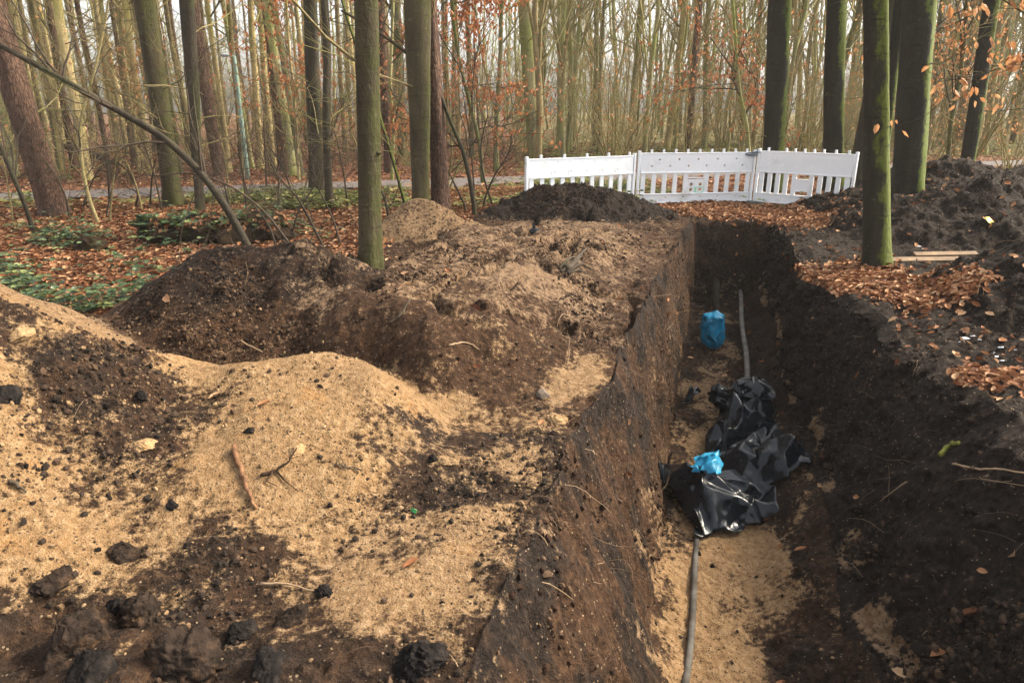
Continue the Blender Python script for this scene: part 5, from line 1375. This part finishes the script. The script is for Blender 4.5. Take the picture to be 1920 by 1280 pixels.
for k in range(3):
    nn = unit(np.array([0, 0, 1.0]) + (rg_.random((n, 3)) - .5) * 0.9); ax = unit(np.cross(nn, rg_.random((n, 3)) - .5)); ln = 0.085 * (0.7 + .6 * rg_.random(n))
    leaf_geom(mb, p + nr * 0.06 + ax * 0.05, ax, nn, ln, ln * 0.65, rg_.random(n), 0.12)
tag(mb.build('brambles', M_green, None, False, 'rnd'), kind='stuff')

# crumbs of soil and sand
def crumbs(weight, n, rmin, rmax, mat, name, seed):
    rg = np.random.default_rng(seed); p, nr = sample(weight, n, rg)
    t = (1 + 5 ** .5) / 2
    ico = np.array([(-1, t, 0), (1, t, 0), (-1, -t, 0), (1, -t, 0), (0, -1, t), (0, 1, t), (0, -1, -t), (0, 1, -t), (t, 0, -1), (t, 0, 1), (-t, 0, -1), (-t, 0, 1)]) / 1.9
    F = np.array([(0, 11, 5), (0, 5, 1), (0, 1, 7), (0, 7, 10), (0, 10, 11), (1, 5, 9), (5, 11, 4), (11, 10, 2), (10, 7, 6), (7, 1, 8), (3, 9, 4), (3, 4, 2), (3, 2, 6), (3, 6, 8), (3, 8, 9), (4, 9, 5), (2, 4, 11), (6, 2, 10), (8, 6, 7), (9, 8, 1)])
    r = rmin + (rmax - rmin) * rg.random(n) ** 5
    V = ico[None] * r[:, None, None] * (0.65 + 0.7 * rg.random((n, 12, 1))) * (0.6 + 0.8 * rg.random((n, 1, 3)))
    V = V + (p + nr * (r * 0.25)[:, None])[:, None]
    T = (F[None] + (np.arange(n) * 12)[:, None, None]).reshape(-1, 3)
    mb = MB(); mb.add(V.reshape(-1, 3), None, T, np.repeat(rg.random(n), 12))
    return tag(mb.build(name, mat, None, False, 'rnd'), kind='stuff')
near = 1 / (0.5 + dist ** 1.2)
Lmask = np.broadcast_to(sC < 0, X.shape)
clus = np.clip(0.15 + 3.0 * fbm(X, Yg, 2.0, 4, 801), 0.02, 2)
crumbs((1 - litter) * near * clus * np.clip(1.15 - sand, 0.08, 1.2) * (Lmask * 1.0 + 0.5 * np.broadcast_to(isF, X.shape) + 0.04 * np.broadcast_to(isL, X.shape) + 0.4 * np.broadcast_to(isR, X.shape) + 0.35 * (sR_ > 0)) * (Yg < 12), 26000, 0.002, 0.015, M_crumb, 'soil_crumbs', 21)
crumbs((1 - litter) * near * clus * (Lmask * 1.0 + 0.4 * np.broadcast_to(isF, X.shape)) * (Yg < 9) * np.clip(sand + 0.25, 0, 1), 9000, 0.002, 0.012, M_scrumb, 'sand_crumbs', 22)
crumbs((1 - litter) * near * clus * (np.broadcast_to(isL, X.shape) * 0.16 + 0.7 * Lmask * np.clip(0.75 - sand, 0, 1) * (Yg > 3.2)) * (Yg < 12), 17000, 0.002, 0.016, M_bcrumb, 'soil_crumbs', 23)
crumbs((1 - litter) * near * clus * (np.broadcast_to(isR, X.shape) * 1.0 + 0.6 * (sR_ > 0)) * (Yg < 12), 24000, 0.002, 0.018, M_crumb, 'soil_crumbs', 24)
# fine roots hanging out of the cut soil
def rootlets(weight, n, seed, lmin, lmax, r):
    rg = np.random.default_rng(seed); p, nr = sample(weight, n, rg); mb = MB()
    for i in range(n):
        d = unit(nr[i] * 0.35 + (rg.random(3) - .5) * np.array([1.1, 1.1, 0.9])); ln = lmin + (lmax - lmin) * rg.random() ** 2
        C = [p[i] + nr[i] * 0.004]
        for k in range(5):
            d = unit(d + (rg.random(3) - .5) * 0.6 - nr[i] * 0.10 + np.array([0, 0, -0.06])); C.append(C[-1] + d * ln / 5)
        mb.tube(np.array(C), np.linspace(r, r * 0.4, 6), 3, attr=rg.random())
    return mb
mb = rootlets((1 - litter) * near * (np.broadcast_to(isR | isL, X.shape) * 1.0 + 0.30 * (sR_ > 0) + 0.16 * Lmask) * (Yg < 11), 520, 41, 0.05, 0.34, 0.0017)
tag(mb.build('rootlets', M_root, None, True, 'rnd'), kind='stuff')
# last scraps of snow
mb = MB()
for q, (px, py, r) in enumerate(((1812, 634, 6), (1826, 630, 5), (1800, 640, 3), (1872, 668, 5), (1880, 650, 4), (1722, 462, 4), (1732, 466, 3), (1905, 655, 3), (1835, 636, 3), (1865, 660, 3), (1878, 675, 3))):
    p = hit(px, py); dd = np.linalg.norm(p - np.array([0, 0, CAM_H])); blob(mb, p + np.array([0, 0, -0.003]), 0.8 * r / FPX * dd, q + 60, 4, 1.8, (1.6, 0.7, 0.35))
tag(mb.build('snow', M_snow), kind='stuff')

# ------------------------------------------------------------------ thin winter haze in the wood
mb = MB(); mb.box((-240, -60, -4), (240, 190, 27)); hz_box = mb.build('haze', None, None, False)
hm = bpy.data.materials.new('haze'); hm.use_nodes = True
hn = hm.node_tree.nodes; hn.remove(hn['Principled BSDF'])
pv = hn.new('ShaderNodeVolumePrincipled'); pv.inputs['Color'].default_value = (0.93, 0.92, 0.88, 1); pv.inputs['Density'].default_value = 0.0010
hm.node_tree.links.new(pv.outputs[0], hn['Material Output'].inputs['Volume'])
hz_box.data.materials.append(hm); tag(hz_box, kind='stuff')
